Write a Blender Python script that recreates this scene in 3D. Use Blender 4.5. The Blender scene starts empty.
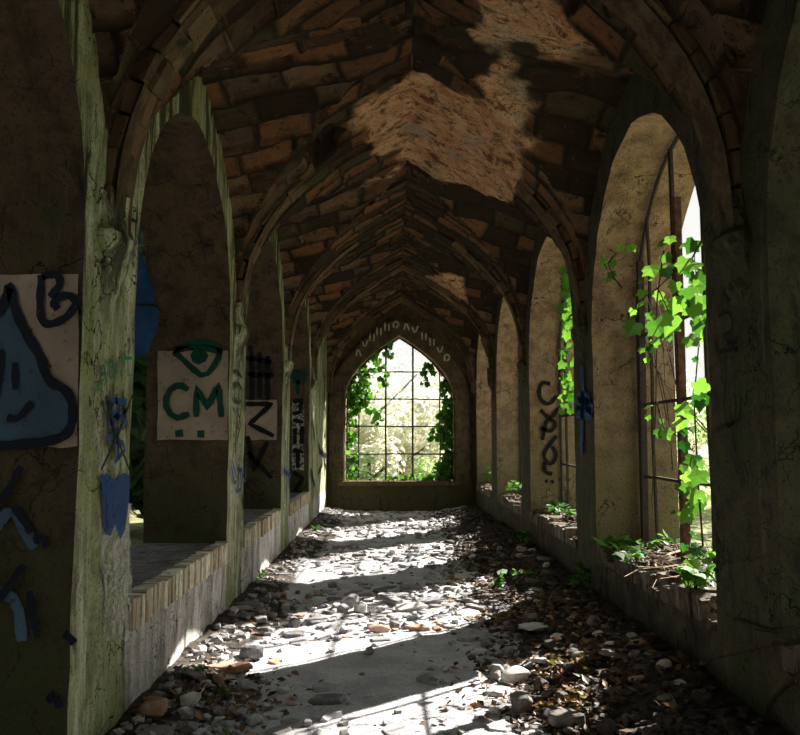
import bpy, bmesh, math, random
import numpy as np
from mathutils import Vector, Matrix, noise as mnoise
random.seed(7); rng = np.random.default_rng(7)
S = bpy.context.scene
COL = S.collection
PI = math.pi
# ------------------------------------------------------------------ layout
XL, XR = -1.40, 1.70                 # inner wall faces
OL, OR_ = -2.10, 2.40                # outer wall faces
XC = (XL+XR)/2; HW = (XR-XL)/2
BAY = 3.235; P0 = 3.93; PHW = 0.365  # bay length, first pier centre, pier half width
SPR, APEX = 2.50, 4.52               # vault springing and ridge
WAP = 4.12                           # wall rib apex of the vault
OPS, OPA, OHW = 2.42, 3.76, BAY/2-PHW
SILL = 0.65
Y0, Y1 = -2.58, 16.86
PIERS = [P0+BAY*i for i in range(-2, 5)]
BAYS = [P0+BAY*(i-.5) for i in range(-1, 5)]   # centres
CAMZ = 1.5; F = 800.0; PITCH = math.atan(72.5/F); YAW = -6/F

# ------------------------------------------------------------------ helpers
def link(o, parent=None):
    COL.objects.link(o)
    if parent is not None: o.parent = parent
    return o
def tag(o, label=None, cat=None, group=None, kind=None):
    if label: o['label'] = label
    if cat: o['category'] = cat
    if group: o['group'] = group
    if kind: o['kind'] = kind
    return o
def empty(name, loc=(0, 0, 0), rz=0):
    o = bpy.data.objects.new(name, None); o.location = loc; o.rotation_euler = (0, 0, rz)
    o.empty_display_size = .1
    return link(o)
def mesh_np(name, verts, faces, mats, parent=None, smooth=False, mi=None, attrs=None):
    me = bpy.data.meshes.new(name)
    me.from_pydata([tuple(map(float, v)) for v in verts], [], [tuple(map(int, f)) for f in faces])
    for m in (mats if isinstance(mats, (list, tuple)) else [mats]): me.materials.append(m)
    if mi is not None: me.polygons.foreach_set('material_index', np.array(mi, dtype=np.int32))
    if smooth: me.polygons.foreach_set('use_smooth', [True]*len(me.polygons))
    if attrs:
        for k, a in attrs.items():
            at = me.attributes.new(k, 'FLOAT', 'POINT'); at.data.foreach_set('value', np.asarray(a, dtype=np.float32))
    me.update()
    return link(bpy.data.objects.new(name, me), parent)
class MB:
    def __init__(s): s.v = []; s.f = []; s.a = []
    def add(s, vs, fs, a=0.0):
        n = len(s.v); s.v += [tuple(v) for v in vs]; s.f += [tuple(n+i for i in f) for f in fs]; s.a += [a]*len(vs)
    def box(s, c, d, rot=None, a=0.0, jit=0):
        vs = []
        for z in (-1, 1):
            for y in (-1, 1):
                for x in (-1, 1):
                    p = Vector((x*d[0]/2+random.uniform(-jit, jit), y*d[1]/2+random.uniform(-jit, jit), z*d[2]/2+random.uniform(-jit, jit)))
                    if rot is not None: p = rot @ p
                    vs.append(Vector(c)+p)
        s.add(vs, [(0, 2, 3, 1), (4, 5, 7, 6), (0, 1, 5, 4), (2, 6, 7, 3), (0, 4, 6, 2), (1, 3, 7, 5)], a)
    def tube(s, pts, r, n=6, r2=None, a=0.0):
        pts = [Vector(p) for p in pts]; m = len(pts); vs = []; fs = []
        for i, p in enumerate(pts):
            t = (pts[min(i+1, m-1)]-pts[max(i-1, 0)])
            if t.length < 1e-6: t = Vector((0, 0, 1))
            t.normalize(); u = t.cross(Vector((.3, .1, 1)) if abs(t.z) < .9 else Vector((1, .2, 0))).normalized(); w = t.cross(u)
            rr = r if r2 is None else r+(r2-r)*i/max(1, m-1)
            for k in range(n):
                an = 2*PI*k/n; vs.append(p+(u*math.cos(an)+w*math.sin(an))*rr)
        for i in range(m-1):
            for k in range(n): fs.append((i*n+k, i*n+(k+1) % n, (i+1)*n+(k+1) % n, (i+1)*n+k))
        fs.append(tuple(range(n-1, -1, -1))); fs.append(tuple((m-1)*n+k for k in range(n)))
        s.add(vs, fs, a)
    def build(s, name, mats, parent=None, smooth=False, attr='tone'):
        return mesh_np(name, s.v, s.f, mats, parent, smooth, attrs={attr: s.a})
# camera ray helpers: where a point of the photograph falls on a given wall or floor plane
RC = Matrix.Rotation(YAW, 3, 'Z') @ Matrix.Rotation(PI/2+PITCH, 3, 'X')
def ray(px, py): return RC @ Vector(((px-400)/F, -(py-367.5)/F, -1))
def on_y(px, py, y): r = ray(px, py); t = y/r.y; return Vector((r.x*t, y, CAMZ+r.z*t))
def on_x(px, py, x): r = ray(px, py); t = x/r.x; return Vector((x, r.y*t, CAMZ+r.z*t))
def on_z(px, py, z): r = ray(px, py); t = (z-CAMZ)/r.z; return Vector((r.x*t, r.y*t, z))

def hashn(ix, iy, iz, seed=0):
    h = (ix.astype(np.int64)*374761393 + iy.astype(np.int64)*668265263 + iz.astype(np.int64)*2147483647 + seed*974711) & 0x7fffffff
    h = ((h ^ (h >> 13))*1274126177) & 0x7fffffff
    h = h ^ (h >> 16)
    return (h % 100003)/100003.0
def vnoise(p, seed=0):
    i = np.floor(p).astype(np.int64); f = p-i; f = f*f*(3-2*f); r = 0
    for dx in (0, 1):
        for dy in (0, 1):
            for dz in (0, 1):
                w = (f[:, 0] if dx else 1-f[:, 0])*(f[:, 1] if dy else 1-f[:, 1])*(f[:, 2] if dz else 1-f[:, 2])
                r = r+w*hashn(i[:, 0]+dx, i[:, 1]+dy, i[:, 2]+dz, seed)
    return r
def fbm(p, sc, oct=4, seed=0):
    p = np.asarray(p, dtype=float)*sc; a = .5; t = 0; n = 0
    for o in range(oct):
        t = t+a*vnoise(p, seed+o); n += a; p = p*2.03+11.7; a *= .5
    return t/n*2-1
def sst(a, b, x): t = np.clip((x-a)/(b-a), 0, 1); return t*t*(3-2*t)

# ------------------------------------------------------------------ materials
class NT:
    def __init__(s, name):
        s.m = bpy.data.materials.new(name); s.m.use_nodes = True; s.t = s.m.node_tree; s.t.nodes.clear()
        s.out = s.n('ShaderNodeOutputMaterial'); s.b = s.n('ShaderNodeBsdfPrincipled'); s.l(s.b.outputs[0], s.out.inputs[0])
        s.b.inputs['Roughness'].default_value = .9; s.b.inputs['Specular IOR Level'].default_value = .2
        s.pos = s.n('ShaderNodeNewGeometry').outputs['Position']
    def n(s, ty, **kw):
        x = s.t.nodes.new(ty)
        for k, v in kw.items(): setattr(x, k, v)
        return x
    def l(s, a, b): s.t.links.new(a, b)
    def setin(s, sock, v):
        if hasattr(v, 'is_linked') or isinstance(v, bpy.types.NodeSocket): s.l(v, sock)
        else: sock.default_value = v
    def scale(s, v, sc):
        x = s.n('ShaderNodeVectorMath', operation='MULTIPLY'); s.l(v, x.inputs[0]); x.inputs[1].default_value = sc; return x.outputs[0]
    def noise(s, sc, det=5, vec=None, rough=.6, dist=0):
        x = s.n('ShaderNodeTexNoise'); x.inputs['Scale'].default_value = sc; x.inputs['Detail'].default_value = det
        x.inputs['Roughness'].default_value = rough; x.inputs['Distortion'].default_value = dist
        s.l(vec if vec is not None else s.pos, x.inputs['Vector']); return x.outputs[0]
    def ramp(s, f, a, b, lo=0., hi=1.):
        x = s.n('ShaderNodeMapRange'); x.interpolation_type = 'SMOOTHSTEP'
        s.l(f, x.inputs[0]); x.inputs[1].default_value = a; x.inputs[2].default_value = b; x.inputs[3].default_value = lo; x.inputs[4].default_value = hi; return x.outputs[0]
    def mix(s, f, a, b, bt='MIX'):
        x = s.n('ShaderNodeMix', data_type='RGBA', blend_type=bt)
        s.setin(x.inputs[0], f); s.setin(x.inputs[6], col4(a)); s.setin(x.inputs[7], col4(b)); return x.outputs[2]
    def math(s, op, a, b=0.):
        x = s.n('ShaderNodeMath', operation=op); s.setin(x.inputs[0], a); s.setin(x.inputs[1], b); return x.outputs[0]
    def sep(s, v): x = s.n('ShaderNodeSeparateXYZ'); s.l(v, x.inputs[0]); return x.outputs
    def attr(s, name): x = s.n('ShaderNodeAttribute'); x.attribute_name = name; return x.outputs['Fac']
    def base(s, c): s.setin(s.b.inputs['Base Color'], col4(c))
    def bump(s, h, dist=.01, st=1.):
        x = s.n('ShaderNodeBump'); x.inputs['Strength'].default_value = st; x.inputs['Distance'].default_value = dist
        s.l(h, x.inputs['Height']); s.l(x.outputs[0], s.b.inputs['Normal'])
def col4(c):
    if isinstance(c, (tuple, list)): return tuple(c)[:3]+(1.,)
    return c
def mat_plain(name, c, rough=.9, spec=.2, var=.35, sc=12, bump=.004):
    t = NT(name); n = t.noise(sc, 5)
    dark = tuple(x*(1-var) for x in c); lite = tuple(min(1, x*(1+var)) for x in c)
    t.base(t.mix(t.ramp(n, .3, .7), dark, lite)); t.b.inputs['Roughness'].default_value = rough; t.b.inputs['Specular IOR Level'].default_value = spec
    t.bump(n, bump); return t.m
def mat_plaster(name, base, light, algae, dark, lightamt=.5, algamt=.5, zalg=None, darkamt=.5, stain=False):
    t = NT(name)
    st = t.noise(1.0, 6, t.scale(t.pos, (9, 9, 1.1)), .65, .3)       # vertical streaks
    big = t.noise(1.7, 6, None, .65, .4); mid = t.noise(6, 7, None, .7); fine = t.noise(55, 4, None, .7)
    c = t.mix(t.ramp(mid, .3, .7), tuple(x*.5 for x in base), tuple(x*1.35 for x in base))
    lm = t.ramp(t.math('ADD', t.math('MULTIPLY', st, .6), t.math('MULTIPLY', big, .4)), .62-.25*lightamt, .74-.2*lightamt)
    c = t.mix(lm, c, light)
    al = t.math('ADD', t.math('MULTIPLY', big, .55), t.math('MULTIPLY', mid, .45))
    am = t.ramp(al, .66-.3*algamt, .82-.3*algamt)
    if zalg:
        z = t.sep(t.pos)[2]; zz = t.ramp(z, zalg[1], zalg[0]); am = t.math('MAXIMUM', am, t.math('MULTIPLY', zz, t.ramp(mid, .3, .55)))
    c = t.mix(t.math('MULTIPLY', am, .85), c, algae)
    d2 = t.noise(1.0, 7, t.scale(t.pos, (5, 5, 1.6)), .7, .8)
    c = t.mix(t.ramp(d2, .66-.22*darkamt, .74-.12*darkamt), c, dark)
    c = t.mix(t.ramp(fine, .55, .68), c, dark)
    cr = t.n('ShaderNodeTexVoronoi', feature='DISTANCE_TO_EDGE'); cr.inputs['Scale'].default_value = 1.3
    dv = t.n('ShaderNodeVectorMath', operation='ADD'); nz = t.n('ShaderNodeTexNoise'); nz.inputs['Scale'].default_value = 3; nz.inputs['Detail'].default_value = 6; t.l(t.pos, nz.inputs['Vector']); t.l(t.pos, dv.inputs[0]); t.l(nz.outputs['Color'], dv.inputs[1]); t.l(dv.outputs[0], cr.inputs['Vector'])
    c = t.mix(t.math('MULTIPLY', t.ramp(cr.outputs[0], .012, .002), t.ramp(big, .42, .55)), c, tuple(x*.5 for x in dark))
    if stain:   # black run-off below the capitals
        z = t.sep(t.pos)[2]; sn = t.noise(1.0, 5, t.scale(t.pos, (7, 7, .7)), .6, .2)
        c = t.mix(t.math('MULTIPLY', t.ramp(z, 1.9, 2.4, 0., .9), t.ramp(sn, .46, .56)), c, dark)
    t.base(c)
    t.bump(t.math('ADD', t.math('MULTIPLY', mid, .8), t.math('MULTIPLY', fine, .45)), .045, 1.)
    return t.m
M = {}
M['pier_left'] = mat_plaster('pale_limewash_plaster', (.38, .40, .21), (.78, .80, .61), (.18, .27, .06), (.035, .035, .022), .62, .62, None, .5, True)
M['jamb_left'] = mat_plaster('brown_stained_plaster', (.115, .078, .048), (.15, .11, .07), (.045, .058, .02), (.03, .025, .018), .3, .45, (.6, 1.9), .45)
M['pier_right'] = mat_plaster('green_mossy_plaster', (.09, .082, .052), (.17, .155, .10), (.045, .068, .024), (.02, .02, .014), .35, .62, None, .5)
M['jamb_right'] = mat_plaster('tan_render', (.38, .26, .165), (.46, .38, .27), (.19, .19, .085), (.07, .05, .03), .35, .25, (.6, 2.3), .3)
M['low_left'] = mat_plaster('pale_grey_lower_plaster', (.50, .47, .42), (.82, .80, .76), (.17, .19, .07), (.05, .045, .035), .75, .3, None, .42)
M['low_right'] = mat_plaster('shade_toned_lower_plaster', (.09, .078, .058), (.14, .13, .10), (.045, .062, .024), (.02, .018, .014), .3, .5, None, .5)  # lower right wall gets no light; that shade is put into the plaster colour
M['end_wall'] = mat_plaster('brown_end_plaster', (.13, .095, .06), (.19, .15, .10), (.07, .078, .03), (.04, .03, .02), .4, .4, (.2, 1.9), .45)
def mat_vault():
    t = NT('vault_stone_and_plaster')
    j = t.attr('joint'); cr = t.attr('cell'); pl = t.attr('plaster')
    mid = t.noise(5, 7, None, .7, .5); fine = t.noise(40, 5, None, .7); big = t.noise(1.2, 5, None, .6, .5)
    rp = t.n('ShaderNodeValToRGB'); rp.color_ramp.interpolation = 'CONSTANT'; t.l(cr, rp.inputs[0]); e = rp.color_ramp.elements
    e[0].color = (.045, .028, .018, 1); e[1].position = .18; e[1].color = (.19, .095, .048, 1)
    for ps, cc in ((.34, (.085, .075, .035, 1)), (.48, (.28, .14, .065, 1)), (.62, (.10, .055, .035, 1)), (.76, (.27, .18, .105, 1)), (.9, (.17, .12, .085, 1))): q = e.new(ps); q.color = cc
    st = rp.outputs[0]
    st = t.mix(t.ramp(mid, .45, .75, 0., .6), st, t.mix(cr, (.05, .03, .018), (.22, .15, .09)))
    st = t.mix(t.ramp(big, .55, .7), st, (.07, .068, .03))
    p = t.mix(t.ramp(mid, .35, .6), (.55, .26, .12), (.68, .43, .25)); p = t.mix(t.ramp(big, .52, .64), p, (.40, .33, .25))
    sp_ = t.noise(1.0, 7, t.scale(t.pos, (6, 10, 9)), .72, .5)
    p = t.mix(t.ramp(sp_, .5, .62), p, (.16, .08, .04)); p = t.mix(t.ramp(sp_, .44, .36), p, (.70, .47, .29)); p = t.mix(t.ramp(t.noise(11, 7, None, .8, .6), .56, .64), p, (.07, .04, .025)); p = t.mix(t.ramp(fine, .55, .65), p, (.13, .065, .035))
    st = t.mix(t.ramp(t.noise(9, 8, None, .8, .8), .5, .66), st, (.03, .022, .015)); st = t.mix(t.ramp(t.noise(13, 6, None, .8, .4), .6, .7), st, (.34, .24, .15))
    st = t.mix(1.0, st, (.68, .64, .62), 'MULTIPLY')
    c = t.mix(pl, st, p); c = t.mix(t.math('MULTIPLY', j, t.math('SUBTRACT', 1.0, t.math('MULTIPLY', pl, .8))), c, (.018, .012, .008))
    c = t.mix(t.ramp(t.noise(2.4, 8, None, .75, 1.2), .6, .68), c, (.03, .022, .014))
    t.base(c); t.bump(t.math('ADD', mid, t.math('MULTIPLY', fine, .4)), .04, .9); return t.m
M['vault'] = mat_vault()
def mat_rib():
    t = NT('rib_stone'); cr = t.attr('tone'); mid = t.noise(7, 7, None, .7); fine = t.noise(45, 4)
    c = t.mix(cr, (.07, .042, .024), (.24, .145, .08)); c = t.mix(t.ramp(mid, .4, .65), c, (.15, .11, .065))
    c = t.mix(t.ramp(t.noise(2.2, 5), .54, .66), c, (.07, .07, .03)); c = t.mix(t.ramp(fine, .6, .7), c, (.03, .022, .015))
    t.base(c); t.bump(mid, .04, .9); return t.m
M['rib'] = mat_rib()
def mat_floor():
    t = NT('dusty_concrete_and_soil'); d = t.attr('dirt')
    mid = t.noise(3.5, 8, None, .7); fine = t.noise(60, 5, None, .75); f2 = t.noise(14, 6, None, .7)
    c = t.mix(t.ramp(mid, .35, .65), (.54, .52, .54), (.78, .76, .76)); c = t.mix(t.ramp(fine, .52, .7), c, (.20, .18, .18))
    s = t.mix(t.ramp(f2, .4, .65), (.035, .028, .022), (.13, .105, .085)); s = t.mix(t.ramp(fine, .6, .75), s, (.3, .27, .24))
    dm = t.ramp(t.math('ADD', d, t.math('MULTIPLY', t.math('SUBTRACT', f2, .5), .9)), .4, .6)
    t.base(t.mix(dm, c, s)); t.bump(t.math('ADD', f2, t.math('MULTIPLY', fine, .6)), .03, .9); return t.m
M['floor'] = mat_floor()
def mat_tone(name, a, b, dust, bumpd=.01):
    t = NT(name); oi = t.n('ShaderNodeObjectInfo').outputs['Random']; tn = t.attr('tone')
    r = t.math('FRACT', t.math('ADD', oi, tn)); n = t.noise(18, 6, None, .7)
    c = t.mix(r, a, b); c = t.mix(t.ramp(n, .45, .65), c, dust); t.base(c); t.bump(n, bumpd, .8); return t.m
M['stone'] = mat_tone('grey_broken_stone', (.15, .14, .14), (.60, .58, .57), (.27, .255, .25))
M['pale'] = mat_tone('white_broken_plaster', (.62, .60, .56), (.78, .76, .72), (.55, .52, .48))
M['slate'] = mat_tone('dark_slate', (.10, .095, .10), (.24, .23, .24), (.33, .31, .31))
M['soil'] = mat_tone('dark_soil_crumb', (.025, .02, .016), (.12, .10, .085), (.07, .055, .045))
M['dirty'] = mat_tone('dirt_covered_stone', (.06, .052, .045), (.26, .235, .21), (.12, .10, .085))
M['brickfrag'] = mat_tone('orange_brick', (.38, .17, .09), (.50, .30, .20), (.42, .35, .30))
M['darkbrick'] = mat_tone('dark_red_sill_stone', (.10, .045, .03), (.20, .10, .07), (.12, .09, .06))
M['sillbrick'] = mat_tone('weathered_sill_brick', (.34, .20, .11), (.88, .82, .66), (.42, .44, .27))
M['silltop'] = mat_plaster('worn_sill_top', (.20, .17, .155), (.27, .24, .23), (.13, .125, .07), (.045, .035, .03), .5, .2, None, .5)
M['dirtsill'] = mat_plaster('dirty_broken_sill', (.16, .13, .10), (.40, .37, .32), (.10, .12, .045), (.03, .024, .018), .5, .4, None, .6)
M['iron'] = mat_plain('rusty_iron', (.035, .024, .02), .75, .4, .4, 30, .002)
M['rustpost'] = mat_plain('rust_brown_iron', (.10, .045, .03), .85, .3, .5, 20, .003)
M['bark'] = mat_plain('brown_bark', (.16, .11, .075), .95, .1, .5, 14, .01)
M['twig'] = mat_plain('dry_twig', (.40, .28, .19), .9, .1, .4, 20, .002)
M['vine'] = mat_plain('dark_vine_stem', (.07, .05, .03), .9, .1, .4, 20, .002)
def mat_leaf(name, a, b, trans=.5, ta=(.10, .40, .02), tb=(.38, .72, .07)):
    t = NT(name); tn = t.attr('tone'); c = t.mix(tn, a, b)
    t.base(c); t.b.inputs['Roughness'].default_value = .55; t.b.inputs['Specular IOR Level'].default_value = .3
    tr = t.n('ShaderNodeBsdfTranslucent'); hs = t.mix(.6, c, t.mix(tn, ta, tb))
    t.l(hs, tr.inputs[0]); ms = t.n('ShaderNodeMixShader'); ms.inputs[0].default_value = trans
    t.l(t.b.outputs[0], ms.inputs[1]); t.l(tr.outputs[0], ms.inputs[2]); t.l(ms.outputs[0], t.out.inputs[0]); return t.m
M['ivy'] = mat_leaf('ivy_leaf', (.015, .08, .012), (.15, .38, .05), .42, (.02, .16, .01), (.38, .72, .07))
M['ivydark'] = mat_leaf('dark_ivy_leaf', (.02, .07, .015), (.07, .2, .03), .35)
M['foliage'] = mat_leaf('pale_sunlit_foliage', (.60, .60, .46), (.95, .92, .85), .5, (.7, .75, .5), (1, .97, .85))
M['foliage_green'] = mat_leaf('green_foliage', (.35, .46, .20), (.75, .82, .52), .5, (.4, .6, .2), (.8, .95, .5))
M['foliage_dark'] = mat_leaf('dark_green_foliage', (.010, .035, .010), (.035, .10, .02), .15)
M['dead'] = mat_leaf('dry_orange_leaf', (.16, .07, .03), (.48, .20, .07), .15)
M['deaddark'] = mat_leaf('dark_dead_leaf', (.03, .022, .016), (.30, .17, .09), .1, (.1, .05, .02), (.3, .15, .06))
M['ground'] = mat_plain('outside_earth', (.22, .22, .11), .95, .1, .4, 3, .02)
def mat_paint(name, c, cover=.85, rough=.6):
    t = NT(name); n = t.noise(25, 6, None, .75); m2 = t.noise(3, 3)
    tr = t.n('ShaderNodeBsdfTransparent'); ms = t.n('ShaderNodeMixShader')
    t.base(t.mix(t.ramp(m2, .3, .7), tuple(x*.8 for x in c), tuple(min(1, x*1.2) for x in c))); t.b.inputs['Roughness'].default_value = rough
    t.l(t.ramp(n, .74-cover*.55, .80-cover*.35, 0., cover*1.05 if cover < .95 else 1.), ms.inputs[0]); t.l(tr.outputs[0], ms.inputs[1]); t.l(t.b.outputs[0], ms.inputs[2]); t.l(ms.outputs[0], t.out.inputs[0]); return t.m
M['p_black'] = mat_paint('black_spray_paint', (.006, .006, .008), .98)
M['p_dgreen'] = mat_paint('dark_green_spray_paint', (.004, .05, .035), .95)
M['p_green'] = mat_paint('green_marker_paint', (.02, .20, .10), .95)
M['p_blue'] = mat_paint('blue_spray_paint', (.008, .055, .20), .9)
M['p_navy'] = mat_paint('navy_outline_paint', (.006, .008, .02), .96)
M['p_steel'] = mat_paint('steel_blue_fill_paint', (.055, .10, .15), .95)
M['p_pink'] = mat_paint('pinkish_cover_paint', (.36, .28, .215), .97)
M['p_white'] = mat_paint('faded_white_paint', (.55, .54, .47), .62)
M['p_chalk'] = mat_paint('grey_chalk_paint', (.55, .50, .40), .9)
M['tarp'] = mat_plain('dark_blue_cloth', (.013, .05, .13), .8, .2, .3, 6, .01)

# ------------------------------------------------------------------ pointed arch maths
def arch_z(u, hw, spr, apex, pw=None):
    """height of a pointed arch at offset u from its axis"""
    if pw: return spr+(apex-spr)*np.clip(1-np.abs(u)/hw, 0, 1)**pw
    r = apex-spr; R = (hw*hw+r*r)/(2*hw); u = np.minimum(np.abs(u), hw); return spr+np.sqrt(np.maximum(0, R*R-(R-hw+u)**2))
def arch_pts(hw, spr, apex, n=14, pw=None):
    if pw:
        L = [(-hw*(1-(i/n)**1.9), spr+(apex-spr)*((i/n)**1.9)**pw) for i in range(n+1)]; return L+[(-u, z) for u, z in L[-2::-1]]
    r = apex-spr; R = (hw*hw+r*r)/(2*hw); th = math.asin(min(1, r/R)); L = []
    for i in range(n+1):
        a = th*i/n; L.append((-hw+R-R*math.cos(a), spr+R*math.sin(a)))
    return L+[(-u, z) for u, z in L[-2::-1]]

# ------------------------------------------------------------------ floor height
def floor_h(x, y):
    x = np.atleast_1d(np.asarray(x, float)); y = np.atleast_1d(np.asarray(y, float))
    p = np.stack([x, y, np.zeros_like(x)], 1)
    n1 = fbm(p, 1.1, 4, 3); n2 = fbm(p, 5.5, 4, 9)
    side = .24*sst(.75, 1.75, x+.22*n1)*(1-.35*sst(9, 16, y)) + .10*sst(-.8, -1.5, x+.15*n1)
    rough = np.clip(.25+.9*sst(5.6, 7, y+.4*n1)+sst(.3, .9, x)+sst(-.8, -1.3, x), 0, 1)
    inside = (x > XL-.05) & (x < XR+.05)
    return np.where(inside, side+.02*n1+.035*n2*rough+.03*sst(8, 12, y), .02)
def fh(x, y): return float(floor_h(x, y)[0])

# ------------------------------------------------------------------ setting: floor
def build_floor():
    st = .035; xs = np.arange(XL-.02, XR+.021, st); ys = np.arange(Y0-.02, Y1+.03, st)
    X, Y = np.meshgrid(xs, ys); x = X.ravel(); y = Y.ravel(); z = floor_h(x, y)
    n1 = fbm(np.stack([x, y, z*0], 1), .9, 5, 31)
    clean = sst(-1.25, -.95, x+.3*n1)*sst(1.0, .45, x+.35*n1-.05*(y-4))
    dirt = 1-clean*.95; dirt = np.clip(dirt+.38*np.exp(-((y-7.3-.3*x)/.55)**2)+.42*np.exp(-((y-10.4)/.6)**2)+.42*np.exp(-((y-13.8)/.9)**2)+.25*sst(-.2, .5, n1), 0, 1)
    nx, ny = len(xs), len(ys); idx = np.arange(nx*ny).reshape(ny, nx)
    fs = np.stack([idx[:-1, :-1], idx[:-1, 1:], idx[1:, 1:], idx[1:, :-1]], -1).reshape(-1, 4)
    o = mesh_np('floor', np.stack([x, y, z], 1), fs, M['floor'], smooth=True, attrs={'dirt': dirt}); tag(o, kind='structure')
build_floor()

# ------------------------------------------------------------------ setting: vault
def vault_z(u, hw, spr, apex):
    """vault profile: steep haunches and nearly straight legs meeting in a sharp ridge"""
    f = np.clip(1-np.abs(u)/hw, 0, 1); return spr+(apex-spr)*f**.385
def vault_pts(hw, spr, apex, n=13):
    fs = [(i/n)**2.1 for i in range(n+1)]
    L = [(-hw*(1-f), spr+(apex-spr)*f**.385) for f in fs]; return L+[(-u, z) for u, z in L[-2::-1]]
def build_vault():
    hw = HW+.03; st = .019
    xs = np.linspace(XC-hw, XC+hw, 165)
    ys = np.arange(Y0-.05, Y1+.08, st)
    X, Y = np.meshgrid(xs, ys); x = X.ravel()-XC; y = Y.ravel()
    P = vault_z(x, HW+.035, SPR-.02, APEX)
    t = (y-PIERS[0])/BAY; yb = (t-np.floor(t)-.5)*BAY
    q = arch_z(yb, BAY/2-.08, SPR-.05, WAP)
    q = np.where(np.abs(yb) > BAY/2-.08, SPR-.4, q)
    Q = q+(APEX-.03-WAP)*(1-np.abs(x)/HW)**1.0
    Q = np.where(np.abs(yb) > BAY/2-.08, 0, Q)
    z = np.maximum(P, Q); isQ = Q > P
    # stone courses: arc length along the curve, and the other horizontal way
    R = 1.75
    sP = np.where(x > 0, 1, -1)*(P-SPR)*1.28+(np.abs(x))*-.45*np.sign(x); tP = y
    sQ = np.sign(yb)*((q-SPR)*1.25-np.abs(yb)*.5); tQ = x
    s = np.where(isQ, sQ, sP); tt = np.where(isQ, tQ, tP)
    wob = fbm(np.stack([x, y, z], 1), 1.3, 2, 5)*.15
    s = s+wob; tt = tt+wob*.8
    s, tt = np.where(isQ, s, tt), np.where(isQ, tt, s); ch, bw = .25, .44
    row = np.floor(s/ch); fr = s/ch-row; off = hashn(row.astype(int), row.astype(int)*3, isQ.astype(int), 4)
    cc = tt/bw+off; cl = np.floor(cc); fc = cc-cl
    gj = 1-sst(.006, .045, np.minimum(np.minimum(fr, 1-fr)*ch, np.minimum(fc, 1-fc)*bw)); cell = hashn(row.astype(int)+50, cl.astype(int)+50, isQ.astype(int)+np.sign(x).astype(int)*2+5, 8)
    jd = np.minimum(np.minimum(fr, 1-fr)*ch, np.minimum(fc, 1-fc)*bw)
    jw_ = .010+.03*hashn(cl.astype(int)+9, row.astype(int)+3, row.astype(int), 77)**2; joint = 1-sst(jw_*.5, jw_+.010, jd)
    pn = fbm(np.stack([x*1.1, y, z], 1), .75, 5, 21)
    pl = sst(.0, .10, pn*1.25-.50+.92*np.exp(-((y-7.1-.5*np.abs(x))/.95)**2)*np.exp(-((x-.25)/.75)**2)+.62*np.exp(-((y-5.0)/.8)**2)*np.exp(-((x-.55)/.35)**2)+.35*np.exp(-((y-14.5)/1.5)**2)*np.exp(-((x-.6)/.6)**2))
    pl = pl*(1-.5*sst(12, 15, y)); pl = pl*(1-.92*sst(-.35, -.6, x+.12*pn)); pl = pl*(1-.85*sst(4.3, 3.9, y)*sst(.2, .0, x-.3)); pl = pl*(1-.8*sst(1.0, 1.2, x))
    P3 = np.stack([x, y, z], 1); h = (1-pl)*(-.03*gj+(cell-.5)*.075*(1-gj))+.03*fbm(P3, 5, 5, 2)-pl*(.02-.05*fbm(P3*np.array([1, 2.2, 1]), 3.5, 5, 60))
    # fallen-out stones by the left haunch: shallow recess, its deep shade painted dark
    hole = sst(1, .7, np.sqrt(((y-6.75)/.36)**2+((x+.76)/.20)**2)+.35*fbm(np.stack([x, y, z], 1), 6, 3, 40))
    h = h+hole*.16; cell = cell*(1-hole); joint = np.maximum(joint*(1-pl), hole*.9)
    z = z+h
    nx, ny = len(xs), len(ys); idx = np.arange(nx*ny).reshape(ny, nx)
    fs = np.stack([idx[:-1, :-1], idx[1:, :-1], idx[1:, 1:], idx[:-1, 1:]], -1).reshape(-1, 4)
    o = mesh_np('ceiling', np.stack([x+XC, y, z], 1), fs, M['vault'], attrs={'joint': joint, 'cell': cell, 'plaster': pl}); tag(o, kind='structure')
    return o
build_vault()
# roof above the vault, so that no daylight leaks over the walls
mb = MB(); mb.box((XC, (Y0+Y1)/2, 5.02), (OR_-OL+.3, Y1-Y0+1.2, .12)); r = mb.build('trim_1', M['rib']); tag(r, kind='structure')

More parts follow.
